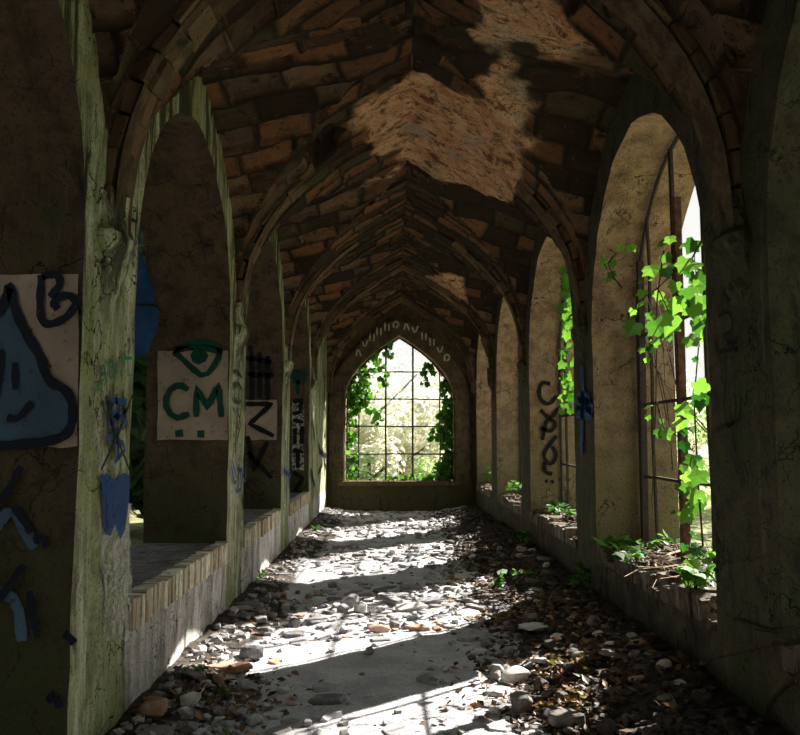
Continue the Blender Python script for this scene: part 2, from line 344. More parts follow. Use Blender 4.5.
# transverse ribs, one per pier, of separate voussoirs with chamfered sides
trim = [2]
def nm():
    s = 'trim_%d' % trim[0]; trim[0] += 1; return s
def rib(yc, w=.34, dep=.09, umin=0):
    mb = MB(); pts = vault_pts(HW-.0, SPR-.02, APEX, 13)
    def prof(u, z, n, e):   # offsets along normal (inward)
        pass
    N = len(pts)
    for i in range(N-1):
        a, b = Vector((pts[i][0], pts[i][1])), Vector((pts[i+1][0], pts[i+1][1]))
        t = (b-a); L = t.length; t.normalize(); n = Vector((t.y, -t.x))
        if n.dot(Vector((0, SPR+.3))-a) < 0: n = -n
        if max(abs(pts[i][0]), abs(pts[i+1][0])) < umin*HW: continue
        g = .012; a2 = a+t*g*.6; b2 = b-t*g*.6; jd = random.uniform(-.04, .02); jw = random.uniform(-.07, .03)
        W = w+jw; D = dep+jd
        sec = [(-W/2, -.08), (-W/2, D*.45), (-W/2+.055, D*.62), (-W/2+.075, D), (W/2-.075, D), (W/2-.055, D*.62), (W/2, D*.45), (W/2, -.08)]
        vs = []
        for base in (a2, b2):
            for (yy, dd) in sec:
                p = base+n*dd; vs.append((XC+p.x+random.uniform(-.010, .010), yc+yy+random.uniform(-.012, .012), p.y+random.uniform(-.010, .010)))
        m = len(sec); fs = [(i2, (i2+1) % m, m+(i2+1) % m, m+i2) for i2 in range(m)]+[tuple(range(m-1, -1, -1)), tuple(range(m, 2*m))]
        mb.add(vs, fs, random.random())
    # mortar core
    vs = []; fs = []
    for (u, z) in pts:
        for yy in (-w/2+.03, w/2-.03):
            cxn = Vector((0, SPR+.3))-Vector((u, z)); cxn.normalize(); p = Vector((u, z))+cxn*(dep*.72); vs.append((XC+p.x, yc+yy, p.y))
    for i in range(N-1):
        if max(abs(pts[i][0]), abs(pts[i+1][0])) >= umin*HW: fs.append((2*i, 2*i+1, 2*i+3, 2*i+2))
    mb.add(vs, fs, 0.)
    o = mb.build(nm(), M['rib']); tag(o, kind='structure')
for i, y in enumerate(PIERS[1:-1]): rib(y, (.34, .30, .28, .24, .22)[i], (.08, .06, .045, .065, .08)[i], (0, .3, .72, .5, 0)[i])
rib(Y1-.16, .26, .12)

# ------------------------------------------------------------------ setting: side walls
def sub_noise(bm, amp, cut=.16, seed=0):
    for _ in range(3):
        es = [e for e in bm.edges if e.calc_length() > cut*1.5]
        if not es: break
        bmesh.ops.subdivide_edges(bm, edges=es, cuts=1, use_grid_fill=True)
    bmesh.ops.triangulate(bm, faces=[f for f in bm.faces if len(f.verts) > 4])
    for v in bm.verts:
        n = mnoise.noise_vector(v.co*3.1+Vector((seed, 0, 0)))*amp+mnoise.noise_vector(v.co*11+Vector((seed, 0, 0)))*amp*.55
        v.co += n
def quad(bm, pts, mi):
    vs = [bm.verts.new(p) for p in pts]
    f = bm.faces.new(vs); f.material_index = mi; return f
def side_wall(name, xi, xo, open_bays, mats, sgn, nosill=()):
    """xi inner face, xo outer face. mats: face, jamb, low, nearest jamb"""
    bm = bmesh.new(); TOP = 4.97
    A = [(u, z) for u, z in arch_pts(OHW, OPS, OPA, 12)]
    def both(p, mi):      # polygon in (y,z) on inner and outer face
        quad(bm, [(xi, y, z) for y, z in p], mi); quad(bm, [(xo, y, z) for y, z in reversed(p)], 0)
    prev = Y0-.3
    for yc in BAYS:
        y0, y1 = yc-OHW, yc+OHW
        both([(prev, SILL-.15), (y0, SILL-.15), (y0, OPS), (prev, OPS)], 0)
        both([(prev, OPS), (y0, OPS), (y0, TOP), (prev, TOP)], 0)
        both([(prev, -.1), (y0, -.1), (y0, SILL-.15), (prev, SILL-.15)], 0)
        if yc in open_bays:
            zb = -.1 if yc in nosill else SILL-.15
            jm = 3 if yc == BAYS[1] else 1  # nearest right jamb takes the darker pier plaster as painted shade
            if yc not in nosill: both([(y0, -.1), (y1, -.1), (y1, SILL-.15), (y0, SILL-.15)], 2)
            for i in range(len(A)-1):
                both([(yc+A[i][0], A[i][1]), (yc+A[i+1][0], A[i+1][1]), (yc+A[i+1][0], TOP), (yc+A[i][0], TOP)], 0)
                quad(bm, [(xi, yc+A[i][0], A[i][1]), (xi, yc+A[i+1][0], A[i+1][1]), (xo, yc+A[i+1][0], A[i+1][1]), (xo, yc+A[i][0], A[i][1])], jm)
            for yy in (y0, y1):
                quad(bm, [(xi, yy, SILL-.15), (xo, yy, SILL-.15), (xo, yy, OPS), (xi, yy, OPS)], jm)
                if yc in nosill: quad(bm, [(xi, yy, -.1), (xo, yy, -.1), (xo, yy, SILL-.15), (xi, yy, SILL-.15)], jm)
            if yc not in nosill: quad(bm, [(xi, y0, SILL-.15), (xi, y1, SILL-.15), (xo, y1, SILL-.15), (xo, y0, SILL-.15)], 2)
        else:
            both([(y0, -.1), (y1, -.1), (y1, SILL-.15), (y0, SILL-.15)], 2)
            both([(y0, SILL-.15), (y1, SILL-.15), (y1, TOP), (y0, TOP)], 0)
        prev = y1
    both([(prev, -.1), (Y1+.6, -.1), (Y1+.6, TOP), (prev, TOP)], 0)
    bmesh.ops.remove_doubles(bm, verts=bm.verts, dist=.0005)
    sub_noise(bm, .012, .14, 3 if sgn < 0 else 9)
    bmesh.ops.recalc_face_normals(bm, faces=bm.faces)
    me = bpy.data.meshes.new(name); bm.to_mesh(me); bm.free()
    for m in mats: me.materials.append(m)
    o = link(bpy.data.objects.new(name, me)); tag(o, kind='structure'); return o
WL = side_wall('wall_left', XL, OL, BAYS[1:5], [M['pier_left'], M['jamb_left'], M['low_left'], M['jamb_left']], -1, (BAYS[1],))  # unseen bay behind the camera is walled solid on both sides for darkness
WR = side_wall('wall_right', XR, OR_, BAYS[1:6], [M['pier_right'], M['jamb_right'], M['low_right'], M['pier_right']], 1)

# end wall with its pointed opening, and the back wall behind the camera
def end_wall():
    bm = bmesh.new(); yc = XC; TOP = 4.97; hw = 1.15; spr, ap = 2.30, 3.72; s = .62
    A = arch_pts(hw, spr, ap, 14, .47); cx = on_y(399.5, 440, Y1).x
    ya, yb = Y1, Y1+.62
    def both(p, mi):
        quad(bm, [(x, ya, z) for x, z in p], mi); quad(bm, [(x, yb, z) for x, z in reversed(p)], 0)
    l, r = cx-hw, cx+hw; L, R = XL-.1, XR+.1
    both([(L, -.1), (l, -.1), (l, s), (L, s)], 0); both([(r, -.1), (R, -.1), (R, s), (r, s)], 0); both([(l, -.1), (r, -.1), (r, s), (l, s)], 0)
    both([(L, s), (l, s), (l, spr), (L, spr)], 0); both([(r, s), (R, s), (R, spr), (r, spr)], 0)
    both([(L, spr), (l, spr), (l, TOP), (L, TOP)], 0); both([(r, spr), (R, spr), (R, TOP), (r, TOP)], 0)
    for i in range(len(A)-1):
        both([(cx+A[i][0], A[i][1]), (cx+A[i+1][0], A[i+1][1]), (cx+A[i+1][0], TOP), (cx+A[i][0], TOP)], 0)
        quad(bm, [(cx+A[i][0], ya, A[i][1]), (cx+A[i+1][0], ya, A[i+1][1]), (cx+A[i+1][0], yb, A[i+1][1]), (cx+A[i][0], yb, A[i][1])], 1)
    for xx in (l, r): quad(bm, [(xx, ya, s), (xx, yb, s), (xx, yb, spr), (xx, ya, spr)], 1)
    quad(bm, [(l, ya, s), (r, ya, s), (r, yb, s), (l, yb, s)], 0)
    bmesh.ops.remove_doubles(bm, verts=bm.verts, dist=.0005); sub_noise(bm, .012, .16, 5)
    bmesh.ops.recalc_face_normals(bm, faces=bm.faces)
    me = bpy.data.meshes.new('wall_end'); bm.to_mesh(me); bm.free(); me.materials.append(M['end_wall']); me.materials.append(M['jamb_right'])
    o = link(bpy.data.objects.new('wall_end', me)); tag(o, kind='structure')
    return o, cx
WE, ECX = end_wall()
mb = MB(); mb.box((XC, Y0-.2, 2.4), (HW*2+.2, .35, 5.0)); o = mb.build('wall_back', M['low_right']); tag(o, kind='structure')
# raised arch ring round the end window
def ring(cx, y, hw, spr, ap, w, dep, mat):
    A = arch_pts(hw, spr, ap, 14, .47); B = arch_pts(hw+w, spr, ap+w*1.25, 14, .47); mb = MB()
    A = [(-hw, .62)]+A+[(hw, .62)]; B = [(-hw-w, .62)]+B+[(hw+w, .62)]
    for i in range(len(A)-1):
        q = [A[i], A[i+1], B[i+1], B[i]]; vs = [(cx+u, y-dep, z) for u, z in q]+[(cx+u, y+.02, z) for u, z in q]
        mb.add(vs, [(0, 1, 2, 3), (0, 4, 5, 1), (2, 6, 7, 3), (1, 5, 6, 2), (0, 3, 7, 4)], random.random())
    o = mb.build(nm(), mat); tag(o, kind='structure'); return o
RING = ring(ECX, Y1, 1.17, 2.30, 3.745, .30, .07, M['end_wall'])
# end window sill of worn red stone
mb = MB()
for i in range(22):
    mb.box((ECX-1.22+i*.116, Y1+.05, .60), (.108, .30, .09), None, random.random(), .004)
o = mb.build(nm(), M['darkbrick']); tag(o, kind='structure')

# capitals: moulded corbels on each pier where the ribs spring
def capital(x, y, sgn, mat):
    mb = MB(); lv = [(-.30, .0, .08), (-.24, .022, .13), (-.20, .02, .14), (-.12, .045, .17), (-.06, .07, .20), (-.03, .085, .22), (.02, .085, .22), (.05, .06, .19), (.14, .05, .17), (.24, .05, .15)]
    n = 10; vs = []; fs = []
    for (dz, pr, hw) in lv:
        for k in range(n+1):
            a = PI*k/n; j = random.uniform(-.013, .013)
            ca = math.cos(a); sa = math.sin(a)**.55
            vs.append((x+sgn*(-.03+(pr+.03)*sa)+j, y-ca*hw+j, SPR+dz-.02+j*.5))
    m = n+1
    for i in range(len(lv)-1):
        for k in range(n): fs.append((i*m+k, i*m+k+1, (i+1)*m+k+1, (i+1)*m+k))
    fs.append(tuple(range(m))[::-1]); fs.append(tuple((len(lv)-1)*m+k for k in range(m)))
    mb.add(vs, fs, random.random()); o = mb.build(nm(), mat, smooth=False); tag(o, kind='structure'); return o
for y in PIERS[2:-1]:
    capital(XL, y, 1, M['pier_left']); capital(XR, y, -1, M['pier_right'])

# sills: left ones of bricks on edge with a worn slab behind; right ones broken stone
for yc in BAYS[2:5]:
    mb = MB(); y = yc-OHW+.05
    while y < yc+OHW-.03:
        w = random.uniform(.052, .07)
        if random.random() > .03 or yc < 5:
            mb.box((XL-.03+random.uniform(-.008, .008), y+w/2, SILL-.075+random.uniform(-.008, .006)), (.10, w-.009, .165), None, random.random(), .004)
        y += w
    mb.box((XL-.045, yc, SILL-.09), (.07, 2*OHW-.04, .12), None, .15)
    o = mb.build(nm(), M['sillbrick']); tag(o, kind='structure')
    mb = MB()
    y = yc-OHW
    while y < yc+OHW-.05:
        w = min(random.uniform(.35, .6), yc+OHW-y)
        mb.box((XL-.39, y+w/2, SILL-.07+random.uniform(-.005, .005)), (.62, w-.006, .13), None, random.random(), .003); y += w
    o = mb.build(nm(), M['silltop']); tag(o, kind='structure')
for yc in BAYS[1:6]:
    mb = MB(); y = yc-OHW
    while y < yc+OHW-.04:
        w = min(random.uniform(.12, .26), yc+OHW-y)
        for (xa, wd) in ((.11, .25), (.36, .24), (.59, .22)):
            hh = random.uniform(.09, .15) if random.random() > .15 else .05
            mb.box((XR+xa+random.uniform(-.015, .0), y+w/2, SILL-.15+hh/2), (wd-.01, w-.01, hh), Matrix.Rotation(random.uniform(-.05, .05), 3, 'Z'), random.random(), .01)
        y += w
    o = mb.build(nm(), M['dirtsill']); tag(o, kind='structure')
# ------------------------------------------------------------------ iron window grids
WG = .58
def win_grid(n, frame_fn, hw, spr, ap, s, offs, zs, thick=.018, bent=False, cut=None, pw=None):
    """frame_fn(u,z)->point ; u across"""
    t = empty('window_%d' % n, frame_fn(0, s)); tag(t, kind='structure'); loc = Vector(frame_fn(0, s))
    def P(u, z): return Vector(frame_fn(u, z))-loc
    mb = MB(); A = arch_pts(hw-.03, spr, ap-.03, 12, pw)
    path = [P(-hw+.03, s+.02)]+[P(u, z) for u, z in A]+[P(hw-.03, s+.02)]
    mb.tube(path, thick*1.1, 5); mb.build('frame', M['iron'], t)
    for u in offs:
        top = float(arch_z(np.array([u]), hw-.03, spr, ap-.03, pw)[0]); jn = .02 if bent else .004
        pts = [P(u+random.uniform(-jn, jn), s+.01+(top-s)*k/6) for k in range(7)]
        m = MB(); m.tube(pts, thick*(1.25 if abs(u) < .5 else .9), 5); m.build('bar', M['iron'], t)
    for z in zs:
        if cut and z in cut: continue
        h = hw-.03 if z <= spr else next((abs(u) for u, zz in A if zz >= z), .3)
        m = MB(); m.tube([P(-h+2*h*k/6, z+random.uniform(-.006, .006)) for k in range(7)], thick*.85, 5); m.build('bar', M['iron'], t)
    return t
ZS = [1.2, 1.79, 2.37, 2.96]
win_grid(1, lambda u, z: (ECX+u, Y1+.32, z), 1.15, 2.30, 3.72, .64, [-.87, -.29, .29, .87], ZS, pw=.47)
for i, yc in enumerate(BAYS[1:6]):
    w = win_grid(i+2, lambda u, z, yc=yc: (XR+.38, yc+u, z), OHW, OPS, OPA, SILL-.02, [-.87, -.29, .29, .87], ZS, .016, True, cut=(2.96,) if i == 1 else None)
    if i == 1:   # heavier rusty flat post and loose wires in the near opening
        m = MB(); m.box((0, .22, 1.3), (.05, .07, 2.7), Matrix.Rotation(.01, 3, 'X')); m.build('post', M['rustpost'], w)
        m = MB(); m.box((0.0, 1.13, 1.2), (.05, .05, 2.35), Matrix.Rotation(.03, 3, 'X')); m.build('post', M['iron'], w)
        for k in range(4):
            a = Vector((-.03, random.uniform(.3, 1.1), random.uniform(1, 3))); m = MB()
            pts = [a+Vector((random.uniform(-.03, .03), -.12*j, -.22*j+random.uniform(-.05, .05))) for j in range(6)]; m.tube(pts, .004, 4); m.build('wire', M['iron'], w)

# ------------------------------------------------------------------ graffiti (thin paint on the walls)
def ribbon(mb, pts, w, nrm, lift, closed=False):
    pts = [Vector(p) for p in pts]
    q = [pts[0]]
    for a, b in zip(pts, pts[1:]):
        n = max(1, int((b-a).length/.05)); q += [a.lerp(b, (k+1)/n) for k in range(n)]
    n = len(q); vs = []
    for i in range(n):
        t = (q[min(i+1, n-1)]-q[max(i-1, 0)]); t.normalize(); s = t.cross(nrm); s.normalize()
        ww = w*(1+.12*math.sin(i*1.7))*(.75 if i in (0, n-1) else 1)
        vs += [q[i]+s*ww/2+nrm*lift, q[i]-s*ww/2+nrm*lift]
    mb.add(vs, [(2*i, 2*i+1, 2*i+3, 2*i+2) for i in range(n-1)])
def smooth_pts(pts, it=2):
    for _ in range(it):
        r = [pts[0]]
        for a, b in zip(pts, pts[1:]): r += [(a[0]*.75+b[0]*.25, a[1]*.75+b[1]*.25), (a[0]*.25+b[0]*.75, a[1]*.25+b[1]*.75)]
        pts = r+[pts[-1]]
    return pts
LEV = [0]
def graf(parent, plane, strokes, w, mat, label, fill=None, sm=1, lift=.016):
    """plane ('x',val,normal) or ('y',val,normal); strokes are lists of photo points lying on that wall"""
    mb = MB(); nrm = Vector(plane[2]); LEV[0] += 1; lift = lift+.0004*(LEV[0] % 12)
    f = (lambda p: on_x(p[0], p[1], plane[1])) if plane[0] == 'x' else (lambda p: on_y(p[0], p[1], plane[1]))
    for s in strokes:
        s2 = smooth_pts(s, sm) if len(s) > 2 else s
        ribbon(mb, [f(p) for p in s2], w, nrm, lift)
    for poly in (fill or []):
        c = f((sum(p[0] for p in poly)/len(poly), sum(p[1] for p in poly)/len(poly)))+nrm*(lift-.003)
        vs = [c]+[f(p)+nrm*(lift-.003) for p in poly]; n = len(poly)
        mb.add(vs, [(0, 1+i, 1+(i+1) % n) for i in range(n)])
    o = mb.build('graffiti', mat, parent); o['label'] = label; return o
JY = [P0-PHW+BAY*i for i in range(5)]     # near-side (camera-facing) jamb planes
NY = (0, -1, 0)
def PJ(i): return ('y', JY[i], NY)
PLF = ('x', XL, (1, 0, 0)); PRF = ('x', XR, (-1, 0, 0))
def rect(a, b, c, d): return [(a, b), (c, b), (c, d), (a, d)]
def wob(poly, j=1.2):
    o = []
    for i in range(len(poly)):
        a, b = poly[i], poly[(i+1) % len(poly)]
        for k in range(6): o.append((a[0]+(b[0]-a[0])*k/6+random.uniform(-j, j), a[1]+(b[1]-a[1])*k/6+random.uniform(-j, j)))
    return o
# first jamb on the left: cover paint, drop figure, scrawls
graf(WL, PJ(0), [], .01, M['p_pink'], 'pinkish cover paint patch behind blue drop graffiti', [wob(rect(-20, 275, 79, 447))], lift=.016)
drop = [(-12, 449), (-12, 330), (0, 310), (7, 292), (13, 290), (17, 310), (30, 338), (46, 362), (50, 380), (70, 392), (75, 410), (70, 434), (50, 442), (20, 446)]
graf(WL, PJ(0), [], .01, M['p_steel'], 'steel blue fill of the drop graffiti', [drop], lift=.022)
graf(WL, PJ(0), [[(-8, 318), (4, 312), (10, 296), (13, 284), (16, 306), (28, 334), (44, 358), (50, 382), (70, 390), (77, 410), (72, 434), (54, 441), (24, 444), (-8, 447)]], .043, M['p_navy'], 'black outline of the drop graffiti', sm=2, lift=.026)
graf(WL, PJ(0), [[(4, 350), (3, 375), (-2, 400)], [(18, 363), (18, 390)], [(10, 417), (20, 420), (35, 402)]], .032, M['p_navy'], 'black face strokes on the blue drop', lift=.026)
graf(WL, PJ(0), [[(44, 276), (42, 300), (43, 322), (52, 326), (70, 318), (80, 302), (68, 294), (54, 303), (60, 310)], [(44, 278), (58, 274), (64, 284), (52, 298)]], .036, M['p_navy'], 'black letter B scrawl', sm=2, lift=.02)
graf(WL, PJ(0), [[(-5, 510), (14, 486), (24, 466)], [(16, 505), (28, 522), (34, 532)], [(36, 540), (46, 536), (50, 546)], [(0, 600), (14, 582), (27, 564)], [(32, 590), (40, 636)], [(66, 632), (72, 636), (77, 642)], [(50, 700), (58, 690), (62, 706)]], .036, M['p_navy'], 'black strokes low on the nearest jamb', lift=.024)
graf(WL, PJ(0), [[(-5, 530), (14, 506), (28, 530), (36, 548)], [(0, 590), (20, 600), (24, 640)]], .05, M['p_steel'], 'dull blue sprayed haze below the drop', lift=.017)
# first left pier
graf(WL, PLF, [], .01, M['p_white'], 'white limewash runs on nearest pier', [wob(rect(101, 505, 128, 640), 2)], lift=.014)
graf(WL, PLF, [[(95, 384), (99, 360), (102, 384)], [(96, 374), (102, 374)], [(105, 360), (105, 380), (110, 374), (109, 362), (105, 360)], [(113, 360), (113, 380)], [(120, 360), (116, 368), (118, 378)], [(119, 358), (128, 358)], [(124, 358), (124, 376)], [(92, 386), (95, 390)]], .02, M['p_green'], 'green scrawled letters ADICT', lift=.017)
graf(WL, PLF, [[(101, 396), (106, 420), (112, 440)], [(112, 394), (114, 460)], [(122, 398), (116, 432), (104, 452)], [(104, 410), (124, 424)], [(102, 436), (124, 446), (110, 462)], [(106, 400), (120, 402)], [(104, 424), (122, 410)]], .034, M['p_blue'], 'blue scribbled starburst', lift=.018)
graf(WL, PLF, [[(101, 395), (111, 436), (124, 470)], [(127, 395), (112, 436), (95, 470)], [(102, 400), (104, 420)]], .022, M['p_black'], 'black crossed lines over the blue starburst', lift=.024)
graf(WL, PLF, [[(102, 474), (105, 530)], [(124, 474), (121, 526)]], .02, M['p_blue'], 'solid blue block graffiti low on nearest pier', [[(98, 476), (104, 473), (112, 480), (120, 473), (127, 475), (126, 500), (122, 530), (117, 540), (112, 524), (107, 536), (101, 534), (99, 500)]], lift=.019)
graf(WL, PLF, [[(120, 196), (117, 214), (122, 236)], [(127, 200), (125, 226)], [(134, 206), (132, 240)], [(120, 216), (134, 222)], [(139, 212), (137, 244)]], .02, M['p_black'], 'black strokes by the nearest capital', lift=.017)
# second left jamb
graf(WL, PJ(1), [], .01, M['p_pink'], 'pale cover paint square behind eye graffiti', [wob(rect(158, 351, 228, 440), .6)], lift=.016)
graf(WL, PJ(1), [[(174, 352), (186, 345), (205, 342), (222, 348), (218, 362), (205, 378), (192, 368), (180, 356), (174, 352)], [(176, 350), (200, 347), (222, 352)]], .05, M['p_dgreen'], 'dark green sprayed eye', [[(194, 350), (200, 348), (206, 350), (209, 356), (206, 362), (199, 365), (193, 362), (191, 356)]], sm=1, lift=.022)
graf(WL, PJ(1), [[(189, 390), (183, 386), (177, 386), (171, 390), (167, 398), (167, 406), (171, 414), (178, 418), (190, 414)], [(197, 417), (197, 388), (208, 408), (219, 385), (222, 417)]], .055, M['p_dgreen'], 'dark green sprayed letters CM', sm=0, lift=.022)
graf(WL, PJ(1), [[(176, 434), (184, 433)], [(198, 434), (205, 434)]], .075, M['p_dgreen'], 'two dark green dots under the letters', lift=.022)
# second pier face
graf(WL, PLF, [[(231, 372), (235, 370), (240, 378)], [(232, 388), (236, 382), (241, 392), (238, 404), (232, 400), (232, 388)], [(234, 408), (239, 422), (235, 440)], [(240, 400), (236, 430)]], .035, M['p_black'], 'black looping mark on second pier', lift=.017)
graf(WL, PLF, [[(229, 466), (233, 488), (238, 464), (243, 486), (244, 462)], [(230, 460), (234, 478)], [(236, 458), (240, 488), (234, 492)]], .035, M['p_blue'], 'blue jagged mark on second pier', lift=.017)
# third jamb letters
graf(WL, PJ(2), [], .01, M['p_pink'], 'pale cover paint square behind tall black letters', [wob(rect(246, 400, 277, 440), .6)], lift=.016)
graf(WL, PJ(2), [[(251, 316), (251, 352)], [(246, 342), (272, 346)], [(246, 358), (272, 362)], [(252, 352), (252, 400)], [(260, 352), (260, 398)], [(268, 356), (268, 400)], [(248, 374), (274, 376)], [(246, 404), (272, 404), (250, 424), (274, 436)], [(248, 436), (254, 470), (268, 442)], [(248, 452), (272, 478)]], .06, M['p_black'], 'tall black sprayed letters on third jamb', sm=0, lift=.02)
graf(WL, PLF, [[(284, 440), (285, 500)], [(282, 470), (289, 476)], [(286, 450), (287, 490)]], .06, M['p_blue'], 'blue vertical mark on third pier', lift=.017)
# fourth jamb
graf(WL, PJ(3), [], .01, M['p_white'], 'pale ground behind black letters on fourth jamb', [wob(rect(292, 400, 304, 470), .4)], lift=.016)
graf(WL, PJ(3), [[(293, 370), (304, 370), (304, 382), (294, 382), (293, 370)], [(298, 366), (298, 394)]], .06, M['p_dgreen'], 'dark green box scribble on fourth jamb', sm=0, lift=.02)
graf(WL, PJ(3), [[(293, 402), (302, 400), (300, 412), (293, 414)], [(293, 420), (303, 422)], [(295, 428), (295, 444)], [(302, 426), (302, 444)], [(293, 450), (303, 452)], [(298, 452), (298, 468)], [(293, 472), (303, 478), (294, 492), (303, 494)]], .07, M['p_black'], 'black stacked letters on fourth jamb', sm=0, lift=.02)
graf(WL, PLF, [[(310, 400), (312, 500)], [(311, 420), (314, 440)], [(310, 470), (314, 486)]], .09, M['p_black'], 'black streaks on fourth pier', lift=.017)
graf(WL, PLF, [[(318, 444), (323, 460), (318, 474)], [(322, 448), (325, 470)], [(319, 452), (326, 456)]], .09, M['p_black'], 'black scribble on the far left wall', lift=.017)
# end wall ring lettering
ry = ('y', Y1-.07, NY)
let = []
for px, py in [(358, 352), (365, 344), (372, 337), (379, 331), (387, 327), (396, 325), (406, 326), (415, 330), (424, 336), (432, 342), (440, 350), (447, 358)]:
    k = random.choice([0, 1, 2, 3])
    if k == 0: let.append([(px-2, py+4), (px, py-4), (px+3, py+4)])
    if k == 1: let.append([(px-2, py-4), (px-2, py+4)]); let.append([(px+2, py-3), (px+2, py+4)])
    if k == 2: let.append([(px-2, py+3), (px-3, py-2), (px+1, py-4), (px+3, py), (px, py+3)])
    if k == 3: let.append([(px-3, py-3), (px, py+4), (px+3, py-4)])
graf(RING, ry, let, .035, M['p_chalk'], 'pale chalky letters round the end window arch', lift=.008)
# right side
graf(WR, PJ(2), [[(550, 384), (540, 382), (538, 398), (548, 406), (556, 396)], [(540, 410), (550, 420), (558, 408)], [(540, 428), (552, 432), (556, 422), (546, 418), (542, 440)], [(556, 436), (548, 446), (542, 456), (550, 466), (557, 456), (552, 446)], [(544, 462), (544, 472), (552, 474)], [(545, 480), (547, 482)], [(551, 480), (553, 483)]], .05, M['p_black'], 'black looping scrawl on third right jamb', sm=2, lift=.02)
graf(WR, PRF, [[(584, 366), (585, 400), (583, 456)], [(577, 404), (586, 402), (595, 410)], [(578, 412), (594, 414)], [(580, 396), (592, 400)]], .12, M['p_blue'], 'dark blue sprayed cross on second right pier', lift=.017)
graf(WR, PRF, [[(722, 316), (734, 310), (738, 330), (726, 336)], [(728, 336), (742, 352)], [(722, 352), (742, 348)], [(730, 380), (727, 410), (733, 432), (741, 410), (738, 392)], [(733, 432), (738, 462), (742, 474)], [(720, 430), (744, 420)]], .022, M['p_black'], 'faint black scrawls on nearest right pier', lift=.017)
# dark blue cloth hanging at the outer edge of the second left opening
def blue_cloth():
    y = JY[1]-.30; mb = MB(); cx = on_y(150, 300, y).x-.12; rows = []
    zs = np.linspace(on_y(150, 252, y).z, on_y(150, 357, y).z, 15)
    for i, z in enumerate(zs):
        f = i/14
        hw = .16*math.sin(PI*min(1, f*1.6+.1)/2)*(1 if f < .55 else 1.12)*(1-.55*max(0, f-.72)/.28)
        if abs(f-.52) < .04: hw *= .93
        rows.append([(cx+.02*f+hw*math.cos(a)*(1+.06*math.sin(5*a+i)), y+hw*.55*math.sin(a)*(1+.1*math.sin(3*a+i*.7)), z) for a in [2*PI*k/14 for k in range(14)]])
    vs = [p for r in rows for p in r]; fs = []
    for i in range(14):
        for k in range(14): fs.append((i*14+k, i*14+(k+1) % 14, (i+1)*14+(k+1) % 14, (i+1)*14+k))
    fs.append(tuple(range(14))); fs.append(tuple(14*14+k for k in range(14))[::-1]); mb.add(vs, fs)
    root = empty('hanging_cloth', (cx, y, zs[-1])); tag(root, 'dark blue cloth bundle hanging in the second left opening', 'cloth')
    mb.v = [tuple(Vector(v)-Vector((cx, y, zs[-1]))) for v in mb.v]; mb.build('cloth_body', M['tarp'], root, smooth=True)
    m = MB(); zb = zs[0]-zs[-1]; m.tube([(0, 0, zb-.02), (.02, .0, zb+.25), (.03, 0, float(arch_z(np.array([y-BAYS[2]]), OHW, OPS, OPA)[0])-zs[-1])], .008, 5); m.build('cord', M['iron'], root)
    m = MB(); zz = zb*.48; m.tube([(.018+.162*math.cos(a), .162*.58*math.sin(a), zz) for a in [2*PI*k/16 for k in range(17)]], .010, 5); m.build('band', M['p_navy'], root)
blue_cloth()

# ------------------------------------------------------------------ leaves
IVY = [(0, .02), (.28, -.12), (.50, .05), (.42, .28), (.56, .52), (.27, .62), (0, 1.0), (-.27, .62), (-.56, .52), (-.42, .28), (-.50, .05), (-.28, -.12)]
def add_leaf(mb, p, size, nrm=None, up=None, shape='ivy', tone=None):
    if nrm is None: nrm = Vector((random.gauss(0, 1), random.gauss(0, 1), random.gauss(0, .7)+.3))
    n = Vector(nrm).normalized(); u = Vector(up) if up is not None else Vector((random.gauss(0, 1), random.gauss(0, 1), random.gauss(0, 1)))
    u = (u-n*u.dot(n)); 
    if u.length < 1e-3: u = n.orthogonal()
    u.normalize(); s = n.cross(u); p = Vector(p); t = random.random() if tone is None else tone
    if shape == 'ivy':
        c = p+u*.35*size+n*.06*size
        vs = [c]+[p+s*a*size+u*b*size-n*abs(a)*.28*size for a, b in IVY]; k = len(IVY)
        mb.add(vs, [(0, 1+i, 1+(i+1) % k) for i in range(k)], t)
    else:
        vs = [p, p+s*.3*size+u*.45*size, p+u*size-n*.1*size, p-s*.3*size+u*.45*size]
        mb.add(vs, [(0, 1, 2, 3)], t)
def plant(name, label, cat, loc, group=None):
    t = empty(name, loc); tag(t, label, cat, group); return t
def ivy(loc, pts, label, size=.1, group=None, mat='ivy', stems=(), face=None, name='ivy_vine', extra=0, spread=.1, stem_r=.005):
    """pts world positions of leaves; stems list of polylines"""
    t = plant(name, label, 'ivy', loc, group); L = Vector(loc); mb = MB(); k = 0
    for p in pts:
        sz = p[3] if len(p) > 3 else size*random.uniform(.7, 1.2); q = Vector(p[:3])-L
        nr = Vector(face)+Vector((random.gauss(0, .45), random.gauss(0, .45), random.gauss(0, .45))) if face else None
        add_leaf(mb, q, sz, nr, (random.gauss(0, .5), random.gauss(0, .4), -1))
        for _ in range(extra):
            add_leaf(mb, q+Vector((random.gauss(0, spread), random.gauss(0, spread), random.gauss(0, spread))), size*random.uniform(.5, 1.0), None if not face else Vector(face)+Vector((random.gauss(0, .6), random.gauss(0, .6), random.gauss(0, .6))), (random.gauss(0, .5), random.gauss(0, .4), -1))
    mb.build('leaves', M[mat], t)
    ms = MB()
    for s in stems: ms.tube([Vector(q)-L for q in s], stem_r*1.5, 5, stem_r*.6)
    if stems: ms.build('stem', M['vine'], t)
    return t
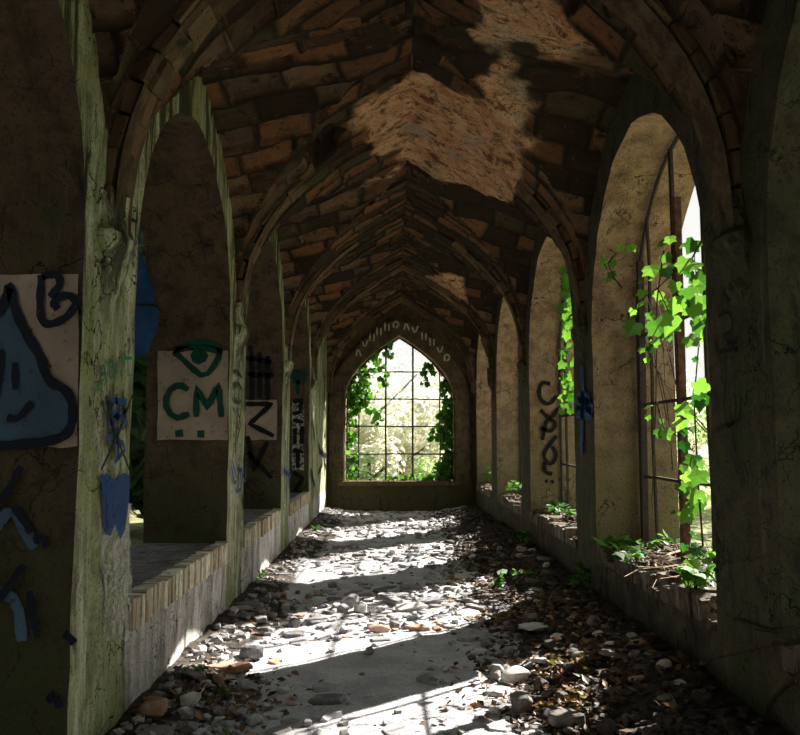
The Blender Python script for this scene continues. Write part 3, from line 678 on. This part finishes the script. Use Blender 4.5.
# end window ivy
def scatter_px(regs, y):
    o = []
    for (x0, y0, x1, y1, n, jy) in regs:
        for _ in range(n):
            px, py = random.uniform(x0, x1), random.uniform(y0, y1); o.append(tuple(on_y(px, py, y+random.uniform(-jy, jy))))
    return o
ey = Y1+.28
pts = scatter_px([(347, 380, 358, 410, 55, .1), (350, 372, 372, 398, 75, .12), (360, 352, 382, 374, 40, .1), (372, 340, 395, 356, 30, .1), (347, 410, 357, 480, 75, .1), (372, 408, 382, 425, 18, .08), (378, 372, 388, 386, 9, .08), (356, 398, 372, 412, 20, .08)], ey)
sL = [[on_y(349+random.uniform(-1, 1), 482-k*14, ey) for k in range(8)]+[on_y(358+k*9, 372-k*8, ey) for k in range(5)], [on_y(352, 400, ey), on_y(364, 395, ey), on_y(376, 410, ey), on_y(378, 422, ey)], [on_y(352, 380, ey), on_y(370, 372, ey), on_y(384, 380, ey)]]
ivy(on_y(349, 483, ey), pts, 'bright green ivy climbing the left side of the end window', .12, None, 'ivy', sL, (0, -1, .2))
pts = scatter_px([(441, 376, 452, 400, 30, .08), (443, 400, 452, 478, 150, .1), (430, 426, 446, 440, 34, .1), (438, 410, 446, 426, 20, .1), (436, 462, 448, 480, 45, .1), (421, 362, 434, 372, 14, .08), (420, 372, 428, 384, 10, .08), (400, 474, 440, 481, 55, .1), (386, 476, 402, 481, 14, .1)], ey)
sR = [[on_y(450+random.uniform(-1, 1), 482-k*14, ey) for k in range(8)]+[on_y(436-k*7, 372-k*2, ey) for k in range(3)], [on_y(450, 430, ey), on_y(440, 434, ey), on_y(430, 436, ey)], [on_y(428, 368, ey), on_y(424, 384, ey)], [on_y(450, 480, ey), on_y(430, 480, ey), on_y(390, 481, ey)]]
ivy(on_y(450, 483, ey), pts, 'dark ivy climbing the right side of the end window', .12, None, 'ivydark', sR, (0, -1, .2))
# ivy in the near right opening
FX = XR+.30
def fx(px, py, x=FX): return on_x(px, py, x)
big = [(650, 265, .16), (636, 322, .17), (655, 320, .18), (671, 316, .17), (690, 299, .17), (699, 300, .15), (686, 258, .13), (697, 262, .13), (660, 292, .09), (640, 302, .09), (643, 290, .10), (646, 358, .06), (652, 406, .11), (658, 428, .12), (664, 430, .10), (681, 404, .12), (688, 412, .09), (685, 442, .09), (683, 420, .10), (670, 236, .09), (662, 240, .09), (676, 282, .10), (684, 290, .12), (668, 300, .12), (694, 276, .12), (700, 284, .1), (693, 320, .13), (688, 336, .12), (698, 330, .12), (696, 382, .13), (700, 396, .12), (694, 455, .12), (700, 470, .13), (690, 482, .12), (697, 490, .12), (684, 474, .10), (678, 300, .13), (654, 340, .08), (665, 268, .1), (700, 500, .13), (690, 512, .11), (680, 486, .1), (700, 545, .12), (692, 560, .12), (664, 254, .1), (695, 240, .12)]
pts = [tuple(fx(a, b, FX+random.uniform(-.12, .04)))+(s*.95,) for a, b, s in big]
stems = [[fx(702, 240), fx(690, 262), fx(672, 274), fx(658, 288), fx(640, 300)], [fx(658, 288), fx(668, 310), fx(648, 360)], [fx(664, 250), fx(657, 300), fx(656, 400), fx(652, 500), fx(656, 545)], [fx(704, 560), fx(698, 480), fx(694, 400), fx(700, 330), fx(694, 250)], [fx(656, 400), fx(664, 428), fx(684, 440)]]
ivy(fx(700, 585, FX), pts, 'bright green large-leaved ivy hanging in the near right opening', .075, None, 'ivy', stems, (-.6, -1, .15), extra=1, spread=.07)
# sprig standing out from the wall edge
sp = [(607, 266), (611, 272), (606, 260), (612, 261), (609, 276), (622, 245), (630, 245)]
pts = [tuple(fx(a, b, XR+.02)) + (.07,) for a, b in sp]
ivy(fx(620, 286, XR+.02), pts, 'pale green ivy sprig sticking out at the near right jamb edge', .06, None, 'ivy', [[fx(622, 288, XR+.05), fx(614, 278, XR+.02), fx(608, 264, XR), fx(612, 256, XR)], [fx(608, 264, XR), fx(622, 246, XR+.05)]], (-.5, -1, .2))
# ivy in the third bay, at the top
def scatter_fx(regs, x, jx=.1):
    o = []
    for (x0, y0, x1, y1, n) in regs:
        for _ in range(n): o.append(tuple(fx(random.uniform(x0, x1), random.uniform(y0, y1), x+random.uniform(-jx, jx))))
    return o
pts = scatter_fx([(562, 262, 572, 300, 26), (562, 300, 574, 420, 46), (564, 380, 575, 395, 10)], XR+.36)
ivy(fx(568, 500, XR+.36), pts, 'narrow trail of ivy down the third right opening', .11, None, 'ivydark', [[fx(568, 262, XR+.36), fx(566, 330, XR+.36), fx(569, 500, XR+.36)]], (-.5, -1, .2))
pts = scatter_fx([(478, 400, 484, 486, 30)], XR+.30, .08)
ivy(fx(482, 490, XR+.3), pts, 'small ivy climbing in the farthest right opening', .13, None, 'ivydark', [[fx(480, 400, XR+.3), fx(482, 490, XR+.3)]], (-.5, -1, .2))

def weed(x, y, z, n, h, size, label, group=None, mat='ivy', name='weed_plant', shape='leaf', spread=.2, cat='plant'):
    t = plant(name, label, cat, (x, y, z), group); mb = MB(); ms = MB()
    for i in range(n):
        a = random.uniform(0, 2*PI); r = random.uniform(.2, 1)*spread; hh = h*random.uniform(.5, 1)
        e = Vector((math.cos(a)*r, math.sin(a)*r, hh)); pts = [Vector((0, 0, -.02)), Vector((e.x*.35, e.y*.35, hh*.6)), e]
        ms.tube(pts, .004, 4, .002)
        for k in range(4):
            q = pts[1].lerp(pts[2], random.uniform(.1, 1)); add_leaf(mb, q, size*random.uniform(.7, 1.2), (random.gauss(0, .5), random.gauss(0, .5)-.4, 1), (math.cos(a)+random.gauss(0, .5), math.sin(a)+random.gauss(0, .5), .1), shape)
    mb.build('leaves', M[mat], t); ms.build('stem', M['vine'], t); return t
def sillp(yf, xo): return (XR+xo, yf, SILL-.01)
for (px, py, n, h, sz, lab, sh) in [
    (612, 584, 8, .10, .085, 'low ivy clump on the near right sill edge below the tan jamb', 'ivy'),
    (632, 578, 6, .08, .08, 'bright green ivy tuft in the middle of the near right sill front', 'ivy'),
    (690, 582, 10, .16, .09, 'dense green ivy clump at the near end of the right sill by the dark pier', 'ivy')]:
    p = on_x(px, py, XR+.02); weed(XR+.05, p.y, SILL-.02, n, h, sz, lab, None, 'ivy', 'ivy_clump', sh, .15, 'ivy')
for (y, xo, n, h, sz, lab, mt) in [
    (6.45, .25, 9, .12, .09, 'green leafy tuft on the near right sill beside the tan jamb', 'ivy'),
    (6.1, .46, 9, .16, .09, 'leafy green tuft behind the iron bars of the near right opening', 'ivy'),
    (5.35, .40, 10, .22, .10, 'taller ivy bush on the near right sill behind the dark pier', 'ivy'),
    (9.6, .25, 8, .14, .11, 'yellow green weed on the third right sill', 'ivy'),
    (9.0, .2, 7, .12, .10, 'small weed at the near end of the third right sill', 'ivy'),
    (12.7, .3, 9, .22, .14, 'grassy green tuft on the fourth right sill', 'ivy'),
    (16.0, .3, 9, .35, .14, 'green tuft in the farthest right opening', 'ivy')]:
    weed(XR+xo, y, SILL-.03, n, h, sz, lab, None, mt, spread=.17, cat='weed')
# floor weeds
for (px, py, n, h, sz, lab) in [
    (496, 580, 5, .14, .10, 'pair of yellow green leaves sprouting from rubble right of the sunlit floor'),
    (531, 556, 6, .22, .10, 'leafy seedling against the right wall below the third opening'),
    (521, 588, 5, .16, .08, 'small seedling on dark soil in front of the second right pier'),
    (636, 606, 7, .2, .10, 'leafy green weed at the foot of the right wall below the ivy'),
    (315, 532, 6, .1, .07, 'small moss-green weed by the foot of the fourth left pier'),
    (264, 578, 4, .07, .06, 'tiny green weed at the foot of the third left sill'),
    (203, 672, 4, .06, .05, 'tiny green sprout among broken bricks at lower left'),
    (215, 690, 4, .06, .05, 'tiny green sprout beside the white stone at lower left'),
    (228, 728, 4, .05, .04, 'tiny green sprout at the bottom edge of the floor')]:
    p = on_z(px, py, .08); p.x = min(max(p.x, XL+.06), XR-.08)
    weed(p.x, p.y, fh(p.x, p.y), n, h, sz, lab, None, 'ivy', spread=.09, cat='weed')

# ------------------------------------------------------------------ twigs
def twig(pts, r, label, mat='twig', name='fallen_twig', group=None, cat='twig'):
    L = Vector(pts[0]); mb = MB(); P = [Vector(p)-L for p in pts]; mb.tube(P, r, 5, r*.5)
    a = P[len(P)//2]; d = (P[-1]-P[0]); s = Vector((d.y, -d.x, d.z))*.35
    mb.tube([a, a+s*.5+d*.15, a+s*.8+d*.4], r*.5, 4, r*.3)
    o = mb.build(name, M[mat]); o.location = L; tag(o, label, cat, group); return o
tz = SILL+.015
for k, (a, b, r) in enumerate([((618, 566), (700, 545), .012), ((622, 580), (690, 556), .010), ((640, 548), (668, 580), .006), ((628, 552), (702, 575), .007), ((606, 556), (645, 590), .005), ((580, 570), (640, 562), .006)]):
    p, q = on_z(*a, tz), on_z(*b, tz)
    p.x = max(p.x, XR+.03); q.x = max(q.x, XR+.06)
    lab = ['longest pale bare twig lying across the near right sill', 'thick pale twig lying parallel in front on the near right sill', 'thin twig crossing under the iron bar on the near right sill', 'thin pale twig slanting towards the dark pier on the right sill', 'short thin twig near the tan jamb on the right sill', 'thin twig end at the far corner of the near right sill'][k]
    twig([p, p.lerp(q, .35)+Vector((0, .03, .025)), p.lerp(q, .7)+Vector((0, -.02, .02)), q+Vector((0, 0, .03))], r, lab)
# thin bare creepers on the lower right wall
wx = XR-.02
for k, pl in enumerate([[(800, 636), (756, 648), (700, 662), (655, 670)], [(800, 672), (770, 700), (750, 735), (742, 752)], [(684, 628), (688, 650), (700, 690), (722, 735)], [(735, 620), (770, 632), (800, 628)]]):
    lab = ['bare creeper stem running level along the lower right wall', 'bare creeper stem slanting down at the lower right corner', 'thin bare creeper hanging down the lower right wall below the ivy', 'short bare creeper beside the nearest right pier base'][k]
    pts = [on_x(a, b, wx) for a, b in pl]; o = twig(pts, .008, lab, 'vine', 'bare_creeper', None, 'creeper')

# ------------------------------------------------------------------ rubble
def rock_mesh(name, d, mat, jit=.18, seed=0, flat=False):
    random.seed(seed); bm = bmesh.new()
    if flat:
        n = random.randint(5, 8); a0 = random.uniform(0, PI)
        for k in range(n):
            a = a0+2*PI*(k+random.uniform(-.28, .28))/n; r = random.uniform(.40, .58); x, y = math.cos(a)*r*d[0], math.sin(a)*r*d[1]; b = random.uniform(.86, .97)
            bm.verts.new((x, y, random.uniform(0, .1)*d[2])); bm.verts.new((x*b, y*b, d[2]*random.uniform(.75, 1))); bm.verts.new((x*1.01, y*1.01, d[2]*.5))
    else:
        for k in range(22):
            v = Vector((random.gauss(0, 1), random.gauss(0, 1), random.gauss(0, 1))); v /= (abs(v.x)**3.2+abs(v.y)**3.2+abs(v.z)**3.2)**(1/3.2)
            v *= random.uniform(.80, 1.0); bm.verts.new((v.x*d[0]*.52, v.y*d[1]*.52, v.z*d[2]*.52))
    r = bmesh.ops.convex_hull(bm, input=bm.verts)
    bmesh.ops.delete(bm, geom=[v for v in bm.verts if not v.link_faces], context='VERTS')
    bmesh.ops.dissolve_limit(bm, angle_limit=.09, verts=bm.verts, edges=bm.edges)
    bmesh.ops.bevel(bm, geom=list(bm.edges), offset=min(d)*.05, segments=1, affect='EDGES', profile=.5)
    zmin = min(v.co.z for v in bm.verts)
    for v in bm.verts: v.co.z -= zmin
    bmesh.ops.recalc_face_normals(bm, faces=bm.faces)
    me = bpy.data.meshes.new(name); bm.to_mesh(me); bm.free(); me.materials.append(M[mat]); return me
placed = []
def free(x, y, r):
    for (a, b, c) in placed:
        if (a-x)**2+(b-y)**2 < ((r+c)*.92)**2: return False
    return True
def put(name, me, x, y, rz, sc, label, cat, group=None, tilt=.06, lift=-.008):
    o = bpy.data.objects.new(name, me); o.location = (x, y, fh(x, y)+lift); o.rotation_euler = (random.uniform(-tilt, tilt), random.uniform(-tilt, tilt), rz); o.scale = (sc, sc, sc)
    link(o); tag(o, label, cat, group); placed.append((x, y, max(me_dim[me.name][0], me_dim[me.name][1])*.5*sc)); return o
me_dim = {}
def reg(me, d): me_dim[me.name] = d; return me
# ones one can single out
special = [
    ('stone_block', (.20, .13, .13), 'slate', 350, 604, .3, 'dark block standing in the middle of the rubble beside a white one', 'stone', .08),
    ('plaster_lump', (.13, .12, .11), 'pale', 361, 609, .8, 'white lump right beside the dark block mid floor', 'stone', .1),
    ('stone_slab', (.30, .18, .07), 'pale', 411, 606, .2, 'large pale slab right of the dark block mid floor', 'stone', .1),
    ('stone_slab', (.36, .20, .06), 'pale', 537, 622, .5, 'long pale slab on dark soil at the right of the floor', 'stone', .1),
    ('brick_lump', (.17, .15, .12), 'brickfrag', 152, 710, .4, 'orange crumbling brick lump at the foot of the nearest left pier', 'brick', .2),
    ('plaster_lump', (.12, .11, .08), 'pale', 192, 699, .8, 'white crumbly stone right of the orange brick lump', 'stone', .2),
    ('brick_slab', (.34, .18, .045), 'brickfrag', 226, 664, -.3, 'broad orange brick slab near the left wall base', 'brick', .1),
    ('brick_lump', (.12, .10, .07), 'brickfrag', 222, 678, .7, 'small orange brick piece in front of the broad brick slab', 'brick', .2),
    ('stone_slab', (.24, .15, .04), 'stone', 326, 697, .1, 'flat pale stone alone on the shaded concrete at lower left', 'stone', .05),
    ('stone_slab', (.16, .10, .04), 'stone', 327, 712, .3, 'smaller flat stone in front of the pale stone at lower left', 'stone', .05),
    ('stone_slab', (.16, .12, .04), 'stone', 324, 684, .5, 'grey flat stone behind the pale stone at lower left', 'stone', .05),
    ('plaster_lump', (.20, .15, .11), 'pale', 516, 678, .3, 'white lump beside orange leaves at lower right', 'stone', .15),
    ('stone_lump', (.20, .16, .12), 'dirty', 522, 708, .9, 'grey rounded stone below the white lump at lower right', 'stone', .15),
    ('stone_lump', (.20, .16, .10), 'dirty', 566, 722, .2, 'large grey stone at the bottom edge right of centre', 'stone', .15),
    ('brick_lump', (.20, .12, .07), 'brickfrag', 379, 628, .1, 'reddish brick lying in the sunlit middle of the floor', 'brick', .05),
    ('brick_lump', (.22, .12, .06), 'brickfrag', 418, 626, -.1, 'reddish flat brick right of the sunlit brick', 'brick', .05),
    ('stone_slab', (.34, .22, .05), 'slate', 430, 600, .2, 'dark flat slate in the slate heap mid floor', 'stone', .05),
    ('stone_slab', (.40, .26, .05), 'pale', 466, 575, .5, 'broad pale slab leaning toward the right rubble bank', 'stone', .12),
    ('stone_lump', (.18, .16, .12), 'slate', 252, 655, .3, 'dark round stone near the left wall beside the sunlit strip', 'stone', .1)]
for i, (nme, d, mt, px, py, rz, lab, cat, tl) in enumerate(special):
    me = reg(rock_mesh(nme, d, mt, .16, 100+i, d[2] < .06), d); p = on_z(px, py, .04)
    for _ in range(3): p = on_z(px, py, fh(p.x, p.y)+.03)
    p.x = min(max(p.x, XL+d[0]*.6), XR-d[0]*.6)
    put(nme, me, p.x, p.y, rz, 1, lab, cat, None, tl)
random.seed(21)
kinds = []
for i in range(6):
    d = (random.uniform(.15, .24), random.uniform(.10, .16), random.uniform(.02, .035)); kinds.append(('slab', reg(rock_mesh('stone_flake', d, 'stone', .22, 200+i, True), d)))
for i in range(3):
    d = (random.uniform(.2, .28), random.uniform(.14, .2), random.uniform(.018, .028)); kinds.append(('slate', reg(rock_mesh('slate_flake', d, 'slate', .2, 220+i, True), d)))
for i in range(5):
    d = (random.uniform(.08, .13), random.uniform(.07, .1), random.uniform(.045, .07)); kinds.append(('lump', reg(rock_mesh('rubble_stone', d, 'stone', .28, 240+i), d)))
for i in range(3):
    d = (random.uniform(.08, .12), random.uniform(.06, .09), random.uniform(.03, .055)); kinds.append(('white', reg(rock_mesh('plaster_chunk', d, 'pale', .25, 260+i), d)))
for i in range(3):
    d = (random.uniform(.10, .17), random.uniform(.06, .10), random.uniform(.03, .05)); kinds.append(('brick', reg(rock_mesh('brick_fragment', d, 'brickfrag', .2, 280+i), d)))
K = {k: [m for kk, m in kinds if kk == k] for k in ('slab', 'slate', 'lump', 'white', 'brick')}
DIRTY = {}
for m in K['slab']+K['lump']:
    c = m.copy(); c.materials.clear(); c.materials.append(M['dirty']); DIRTY[m.name] = c; me_dim[c.name] = me_dim[m.name]
INFO = {'slab': ('stone_flake', 'stone'), 'slate': ('slate_flake', 'slate'), 'lump': ('rubble_stone', 'stone'), 'white': ('plaster_chunk', 'plaster'), 'brick': ('brick_fragment', 'brick')}
ZONES = [  # name, x0,x1,y0,y1, counts {kind:n}
    ('by the nearest left pier foot', -1.32, -.45, 3.9, 5.1, {'slab': 8, 'lump': 26, 'white': 9, 'brick': 10, 'slate': 4}),
    ('below the second left sill', -1.32, -.75, 5.1, 7.8, {'slab': 10, 'lump': 20, 'white': 4, 'brick': 12, 'slate': 6}),
    ('on the bare foreground concrete', -.4, .6, 4.1, 6.0, {'lump': 5, 'slab': 3}),
    ('in the mid floor rubble heap', -.75, .95, 6.0, 8.6, {'slab': 46, 'slate': 22, 'lump': 26, 'white': 10, 'brick': 12}),
    ('on the near right bank', .55, 1.55, 4.0, 6.6, {'slab': 12, 'lump': 34, 'white': 12, 'brick': 10, 'slate': 6}),
    ('on the right bank below the third opening', .9, 1.6, 6.6, 10.5, {'slab': 16, 'lump': 24, 'white': 6, 'brick': 6, 'slate': 10}),
    ('on the far half of the floor', -1.25, 1.1, 8.6, 12.4, {'slab': 56, 'slate': 16, 'lump': 30, 'white': 10, 'brick': 6}),
    ('near the end wall', -1.2, 1.5, 12.4, 16.6, {'slab': 60, 'slate': 12, 'lump': 30, 'white': 14})]
KL = {'slab': 'thin flat grey stone flake', 'slate': 'dark flat slate piece', 'lump': 'small grey rubble stone', 'white': 'small white plaster chunk', 'brick': 'small orange brick fragment'}
GL = {'slab': 'grey stone flakes', 'slate': 'dark slate pieces', 'lump': 'grey rubble stones', 'white': 'white plaster chunks', 'brick': 'orange brick fragments'}
def bare(x, y): return -1.15 < x+.1*math.sin(y*5) < .45+.1*math.sin(y*7) and (4.9 < y-.35*x < 6.35 or 8.45 < y-.35*x < 9.35 or 11.5 < y < 12.3)
for (zn, x0, x1, y0, y1, cn) in ZONES:
    for k, n in cn.items():
        for _ in range(n):
            for tr in range(25):
                x, y = random.uniform(x0, x1), random.uniform(y0, y1)
                if bare(x, y) and random.random() < .9: continue
                me = random.choice(K[k]); sc = random.uniform(.6, 1.25)
                if free(x, y, max(me_dim[me.name][:2])*.5*sc*.8): break
            else: continue
            if x > .8 and k in ('lump', 'slab') and random.random() < .75: me = DIRTY[me.name]
            put(INFO[k][0], me, x, y, random.uniform(0, PI), sc, KL[k]+' '+zn, INFO[k][1], GL[k]+' '+zn, .1 if k in ('slab', 'slate') else .25)
# gravel (nobody could count it)
def gravel():
    mb = MB()
    for _ in range(9000):
        y = 3.6+13*random.random()**1.5; x = random.uniform(XL+.05, XR-.05)
        w = (.06 if -.75 < x < .65 else .8) if y < 5.7 else (.22 if -1.1 < x < .7 else .9)
        if x > .75 or (-1.1 < x < .4 and (5 < y-.35*x < 6.3 or 8.4 < y-.35*x < 9.4 or 11.4 < y < 12.3) and random.random() < .85): continue
        if random.random() > w: continue
        s = random.uniform(.008, .032)*(1+.03*y); R = Matrix.Rotation(random.uniform(0, PI), 3, 'Z') @ Matrix.Rotation(random.uniform(-.5, .5), 3, 'X')
        mb.box((x, y, fh2(x, y)+s*.2), (s*1.5, s, s*.7), R, random.random(), s*.2)
    o = mb.build('gravel', M['stone']); tag(o, 'loose grit and small gravel strewn over the corridor floor', 'gravel', None, 'stuff')
_gx = np.arange(XL-.1, XR+.1, .04); _gy = np.arange(3, 17, .04); _GX, _GY = np.meshgrid(_gx, _gy); _GH = floor_h(_GX.ravel(), _GY.ravel()).reshape(_GX.shape)
def fh2(x, y): return float(_GH[min(len(_gy)-1, max(0, int((y-3)/.04+.5))), min(len(_gx)-1, max(0, int((x-XL+.1)/.04+.5)))])
gravel()
def soil():
    mb = MB()
    for _ in range(5200):
        x, y = random.gauss(1.25, .3), 3.6+13*random.random()**1.4
        if x > XR-.04 or x < .5: continue
        q = random.uniform(.008, .035); R = Matrix.Rotation(random.uniform(0, PI), 3, 'Z') @ Matrix.Rotation(random.uniform(-.5, .5), 3, 'X')
        mb.box((x, y, fh2(x, y)+q*.2), (q*1.5, q, q*.7), R, random.random(), q*.2)
    o = mb.build('soil_crumbs', M['soil']); tag(o, 'dark crumbly soil and grit banked against the right wall', 'soil', None, 'stuff')
soil()
def litter(name, n, regs, label, mat, size, pw=1.0):
    mb = MB()
    for _ in range(n):
        x0, x1, y0, y1 = random.choice(regs); x, y = random.gauss((x0+x1)/2, (x1-x0)/3.2), random.gauss((y0+y1)/2, (y1-y0)/3.2)
        if not (XL+.05 < x < XR-.05 and 3.5 < y < 16.7): continue
        add_leaf(mb, (x, y, fh2(x, y)+random.uniform(.005, .035)), size*random.uniform(.6, 1.3), (random.gauss(0, .5), random.gauss(0, .5), 1), None, 'leaf', random.random()**pw)
    o = mb.build(name, M[mat]); tag(o, label, 'leaves', None, 'stuff')
litter('leaf_litter', 2600, [(.6, 1.6, 3.9, 5.8), (.6, 1.6, 4.1, 5.6), (.8, 1.6, 5.3, 7.6), (.8, 1.4, 7.5, 11), (-1.3, -.7, 4.2, 5.2)], 'dark brown dead leaves scattered over the rubble banks', 'deaddark', .06, 1.5)
litter('orange_leaves', 420, [(.78, 1.1, 4.4, 4.75), (.95, 1.25, 4.9, 5.3), (.9, 1.35, 6.3, 7.0), (.65, 1.0, 6.5, 7.0), (.55, .8, 8.5, 9.2)], 'orange dry leaves gathered in small heaps right of the sunlit floor', 'dead', .055)
def sill_litter():
    mb = MB()
    for yc in BAYS[2:6]:
        for _ in range(240):
            x, y = XR+random.uniform(.0, .62), yc+random.uniform(-OHW+.05, OHW-.05)
            add_leaf(mb, (x, y, SILL-.035+random.uniform(0, .03)), random.uniform(.03, .08), (random.gauss(0, .5), random.gauss(0, .5), 1), None, 'leaf', random.random()**1.5)
            if random.random() < .5: q = random.uniform(.01, .04); mb.box((x+.03, y+.02, SILL-.02), (q*2, q, q), Matrix.Rotation(random.uniform(0, 3), 3, 'Z'), random.random()**2, q*.25)
    o = mb.build('sill_debris', M['deaddark']); tag(o, 'brown leaves and crumbs littering the right window sills', 'debris', None, 'stuff')
sill_litter()

# ------------------------------------------------------------------ outside
mb = MB()
mb.add([(-60, -30, -.04), (60, -30, -.04), (60, 70, -.04), (-60, 70, -.04)], [(0, 1, 2, 3)])
o = mb.build('outside_ground', M['ground']); tag(o, kind='structure')
def tree(x, y, h, cr, n, size, mat, label, name='tree', z0=None, trunk=.12, cat='tree', group=None, flatten=1.0, xmax=99, xmin=-99):
    t = plant(name, label, cat, (x, y, -.04), group); mb = MB(); ms = MB()
    ms.tube([(0, 0, -.02), (random.uniform(-.1, .1), .05, h*.4), (random.uniform(-.2, .2), .1, h*.8)], trunk, 7, trunk*.4)
    zc = h-cr*flatten if z0 is None else (h+z0)/2; rz = cr*flatten if z0 is None else (h-z0)/2
    for _ in range(5):
        a = random.uniform(0, 2*PI); ms.tube([(0, .05, h*.35), (math.cos(a)*cr*.4, math.sin(a)*cr*.4, zc), (math.cos(a)*cr*.8, math.sin(a)*cr*.8, zc+rz*.4)], trunk*.4, 5, trunk*.1)
    blobs = [(Vector((random.gauss(0, .5)*cr, random.gauss(0, .5)*cr, zc+random.uniform(-.75, .75)*rz)), random.uniform(.3, .5)*cr) for _ in range(14)]
    for _ in range(n):
        b, r = random.choice(blobs); v = Vector((random.gauss(0, 1), random.gauss(0, 1), random.gauss(0, 1))).normalized()*r*random.random()**.35
        p = b+v
        if p.z < .05: p.z = random.uniform(.05, .4)
        p.x = max(xmin, min(xmax-random.uniform(0, .3), p.x))
        add_leaf(mb, p, size*random.uniform(.7, 1.4), v+Vector((0, 0, .3)), None, 'leaf')
    mb.build('crown', M[mat], t); ms.build('trunk', M['bark'], t); return t
random.seed(5)
# beyond the end window: pale sunlit bank of foliage
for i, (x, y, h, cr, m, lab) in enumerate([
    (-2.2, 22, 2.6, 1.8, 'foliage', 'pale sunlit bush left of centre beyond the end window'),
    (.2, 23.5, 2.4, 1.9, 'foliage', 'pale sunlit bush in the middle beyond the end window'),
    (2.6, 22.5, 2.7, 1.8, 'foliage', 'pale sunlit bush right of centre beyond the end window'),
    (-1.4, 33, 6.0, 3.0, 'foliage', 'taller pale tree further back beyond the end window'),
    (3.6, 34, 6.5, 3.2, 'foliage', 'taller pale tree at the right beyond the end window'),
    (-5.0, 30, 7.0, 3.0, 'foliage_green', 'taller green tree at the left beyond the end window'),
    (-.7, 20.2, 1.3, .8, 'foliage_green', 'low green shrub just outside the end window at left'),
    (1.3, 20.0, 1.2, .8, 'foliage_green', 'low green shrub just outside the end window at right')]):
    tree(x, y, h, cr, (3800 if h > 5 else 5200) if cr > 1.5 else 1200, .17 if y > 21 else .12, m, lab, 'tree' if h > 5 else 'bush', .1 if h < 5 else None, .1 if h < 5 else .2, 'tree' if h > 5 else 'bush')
# right side: light shrubs at some distance, sun comes over them
for i, (x, y, h, cr, m, lab) in enumerate([
    (7.0, 11.0, 2.6, 1.4, 'foliage', 'pale yellow bush outside the near right opening'),
    (8.4, 14.5, 3.0, 1.7, 'foliage', 'pale bush further off outside the right openings'),
    (7.8, 18.5, 3.4, 1.8, 'foliage_green', 'green bush outside the third right opening'),
    (9.0, 24.0, 4.0, 2.2, 'foliage', 'pale bush far outside the fourth right opening'),
    (6.5, 29.0, 4.0, 2.2, 'foliage_green', 'green bush far outside the farthest right opening')]):
    tree(x, y, h, cr, 3200, .15, m, lab, 'bush', .1, .08, 'bush')
tree(4.4, .9, 4.6, 1.5, 7000, .2, 'foliage_dark', 'dark dense added tree shading the nearest right opening', 'tree', .1, .1, xmin=-1.8)  # out of view, added to block light through the nearest right bay
# left side: dense dark growth close by
for i, (x, y, h, cr, lab) in enumerate([
    (-4.6, 2.2, 6.2, 2.0, 'dark green tree close outside the first left opening'),
    (-4.6, 6.0, 6.4, 2.0, 'dark green tree outside the second left opening'),
    (-4.6, 9.8, 6.2, 2.0, 'dark green tree outside the third left opening'),
    (-4.6, 13.6, 6.2, 2.0, 'dark green tree outside the fourth left opening'),
    (-7.8, 9.0, 8.0, 2.6, 'dark green tree second row left behind the third opening'),
    (-7.8, 14.2, 8.0, 2.6, 'dark green tree second row left behind the fourth opening'),
    (-7.8, 19.5, 8.0, 2.6, 'dark green tree second row left beyond the end of the corridor')]):
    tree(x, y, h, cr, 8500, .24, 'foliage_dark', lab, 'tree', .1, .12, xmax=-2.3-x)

# ------------------------------------------------------------------ light
SK, SS = .85, .94        # sun direction: along corridor per metre across, height per metre across
SIDE = 1
sd = Vector((1*SIDE, SK*SIDE, SS)).normalized()
L = bpy.data.lights.new('sun', 'SUN'); L.energy = 66; L.angle = math.radians(.55); L.color = (1, .955, .88)
lo = bpy.data.objects.new('sun', L); link(lo); lo.rotation_euler = sd.to_track_quat('Z', 'Y').to_euler(); lo.location = (12, 8, 12)
W = bpy.data.worlds.new('world'); S.world = W; W.use_nodes = True; nt = W.node_tree; nt.nodes.clear()
wo = nt.nodes.new('ShaderNodeOutputWorld'); bg = nt.nodes.new('ShaderNodeBackground'); tc = nt.nodes.new('ShaderNodeTexCoord'); sx = nt.nodes.new('ShaderNodeSeparateXYZ')
cr = nt.nodes.new('ShaderNodeValToRGB'); nt.links.new(tc.outputs['Generated'], sx.inputs[0]); nt.links.new(sx.outputs[2], cr.inputs[0])
cr.color_ramp.elements[0].position = .4; cr.color_ramp.elements[0].color = (1, 1, .96, 1); cr.color_ramp.elements[1].position = .95; cr.color_ramp.elements[1].color = (.62, .86, .95, 1)
nt.links.new(cr.outputs[0], bg.inputs[0]); bg.inputs[1].default_value = 3.6; nt.links.new(bg.outputs[0], wo.inputs[0])

# ------------------------------------------------------------------ camera
cam = bpy.data.cameras.new('camera'); cam.sensor_fit = 'HORIZONTAL'; cam.sensor_width = 36; cam.lens = 36; cam.clip_start = .05; cam.clip_end = 300
co = bpy.data.objects.new('camera', cam); link(co); co.location = (0, 0, CAMZ); co.rotation_euler = (PI/2+PITCH, 0, YAW); S.camera = co
V = S.view_settings; V.view_transform = 'Standard'; V.look = 'None'; V.gamma = 1; V.exposure = -1.9; V.use_curve_mapping = False
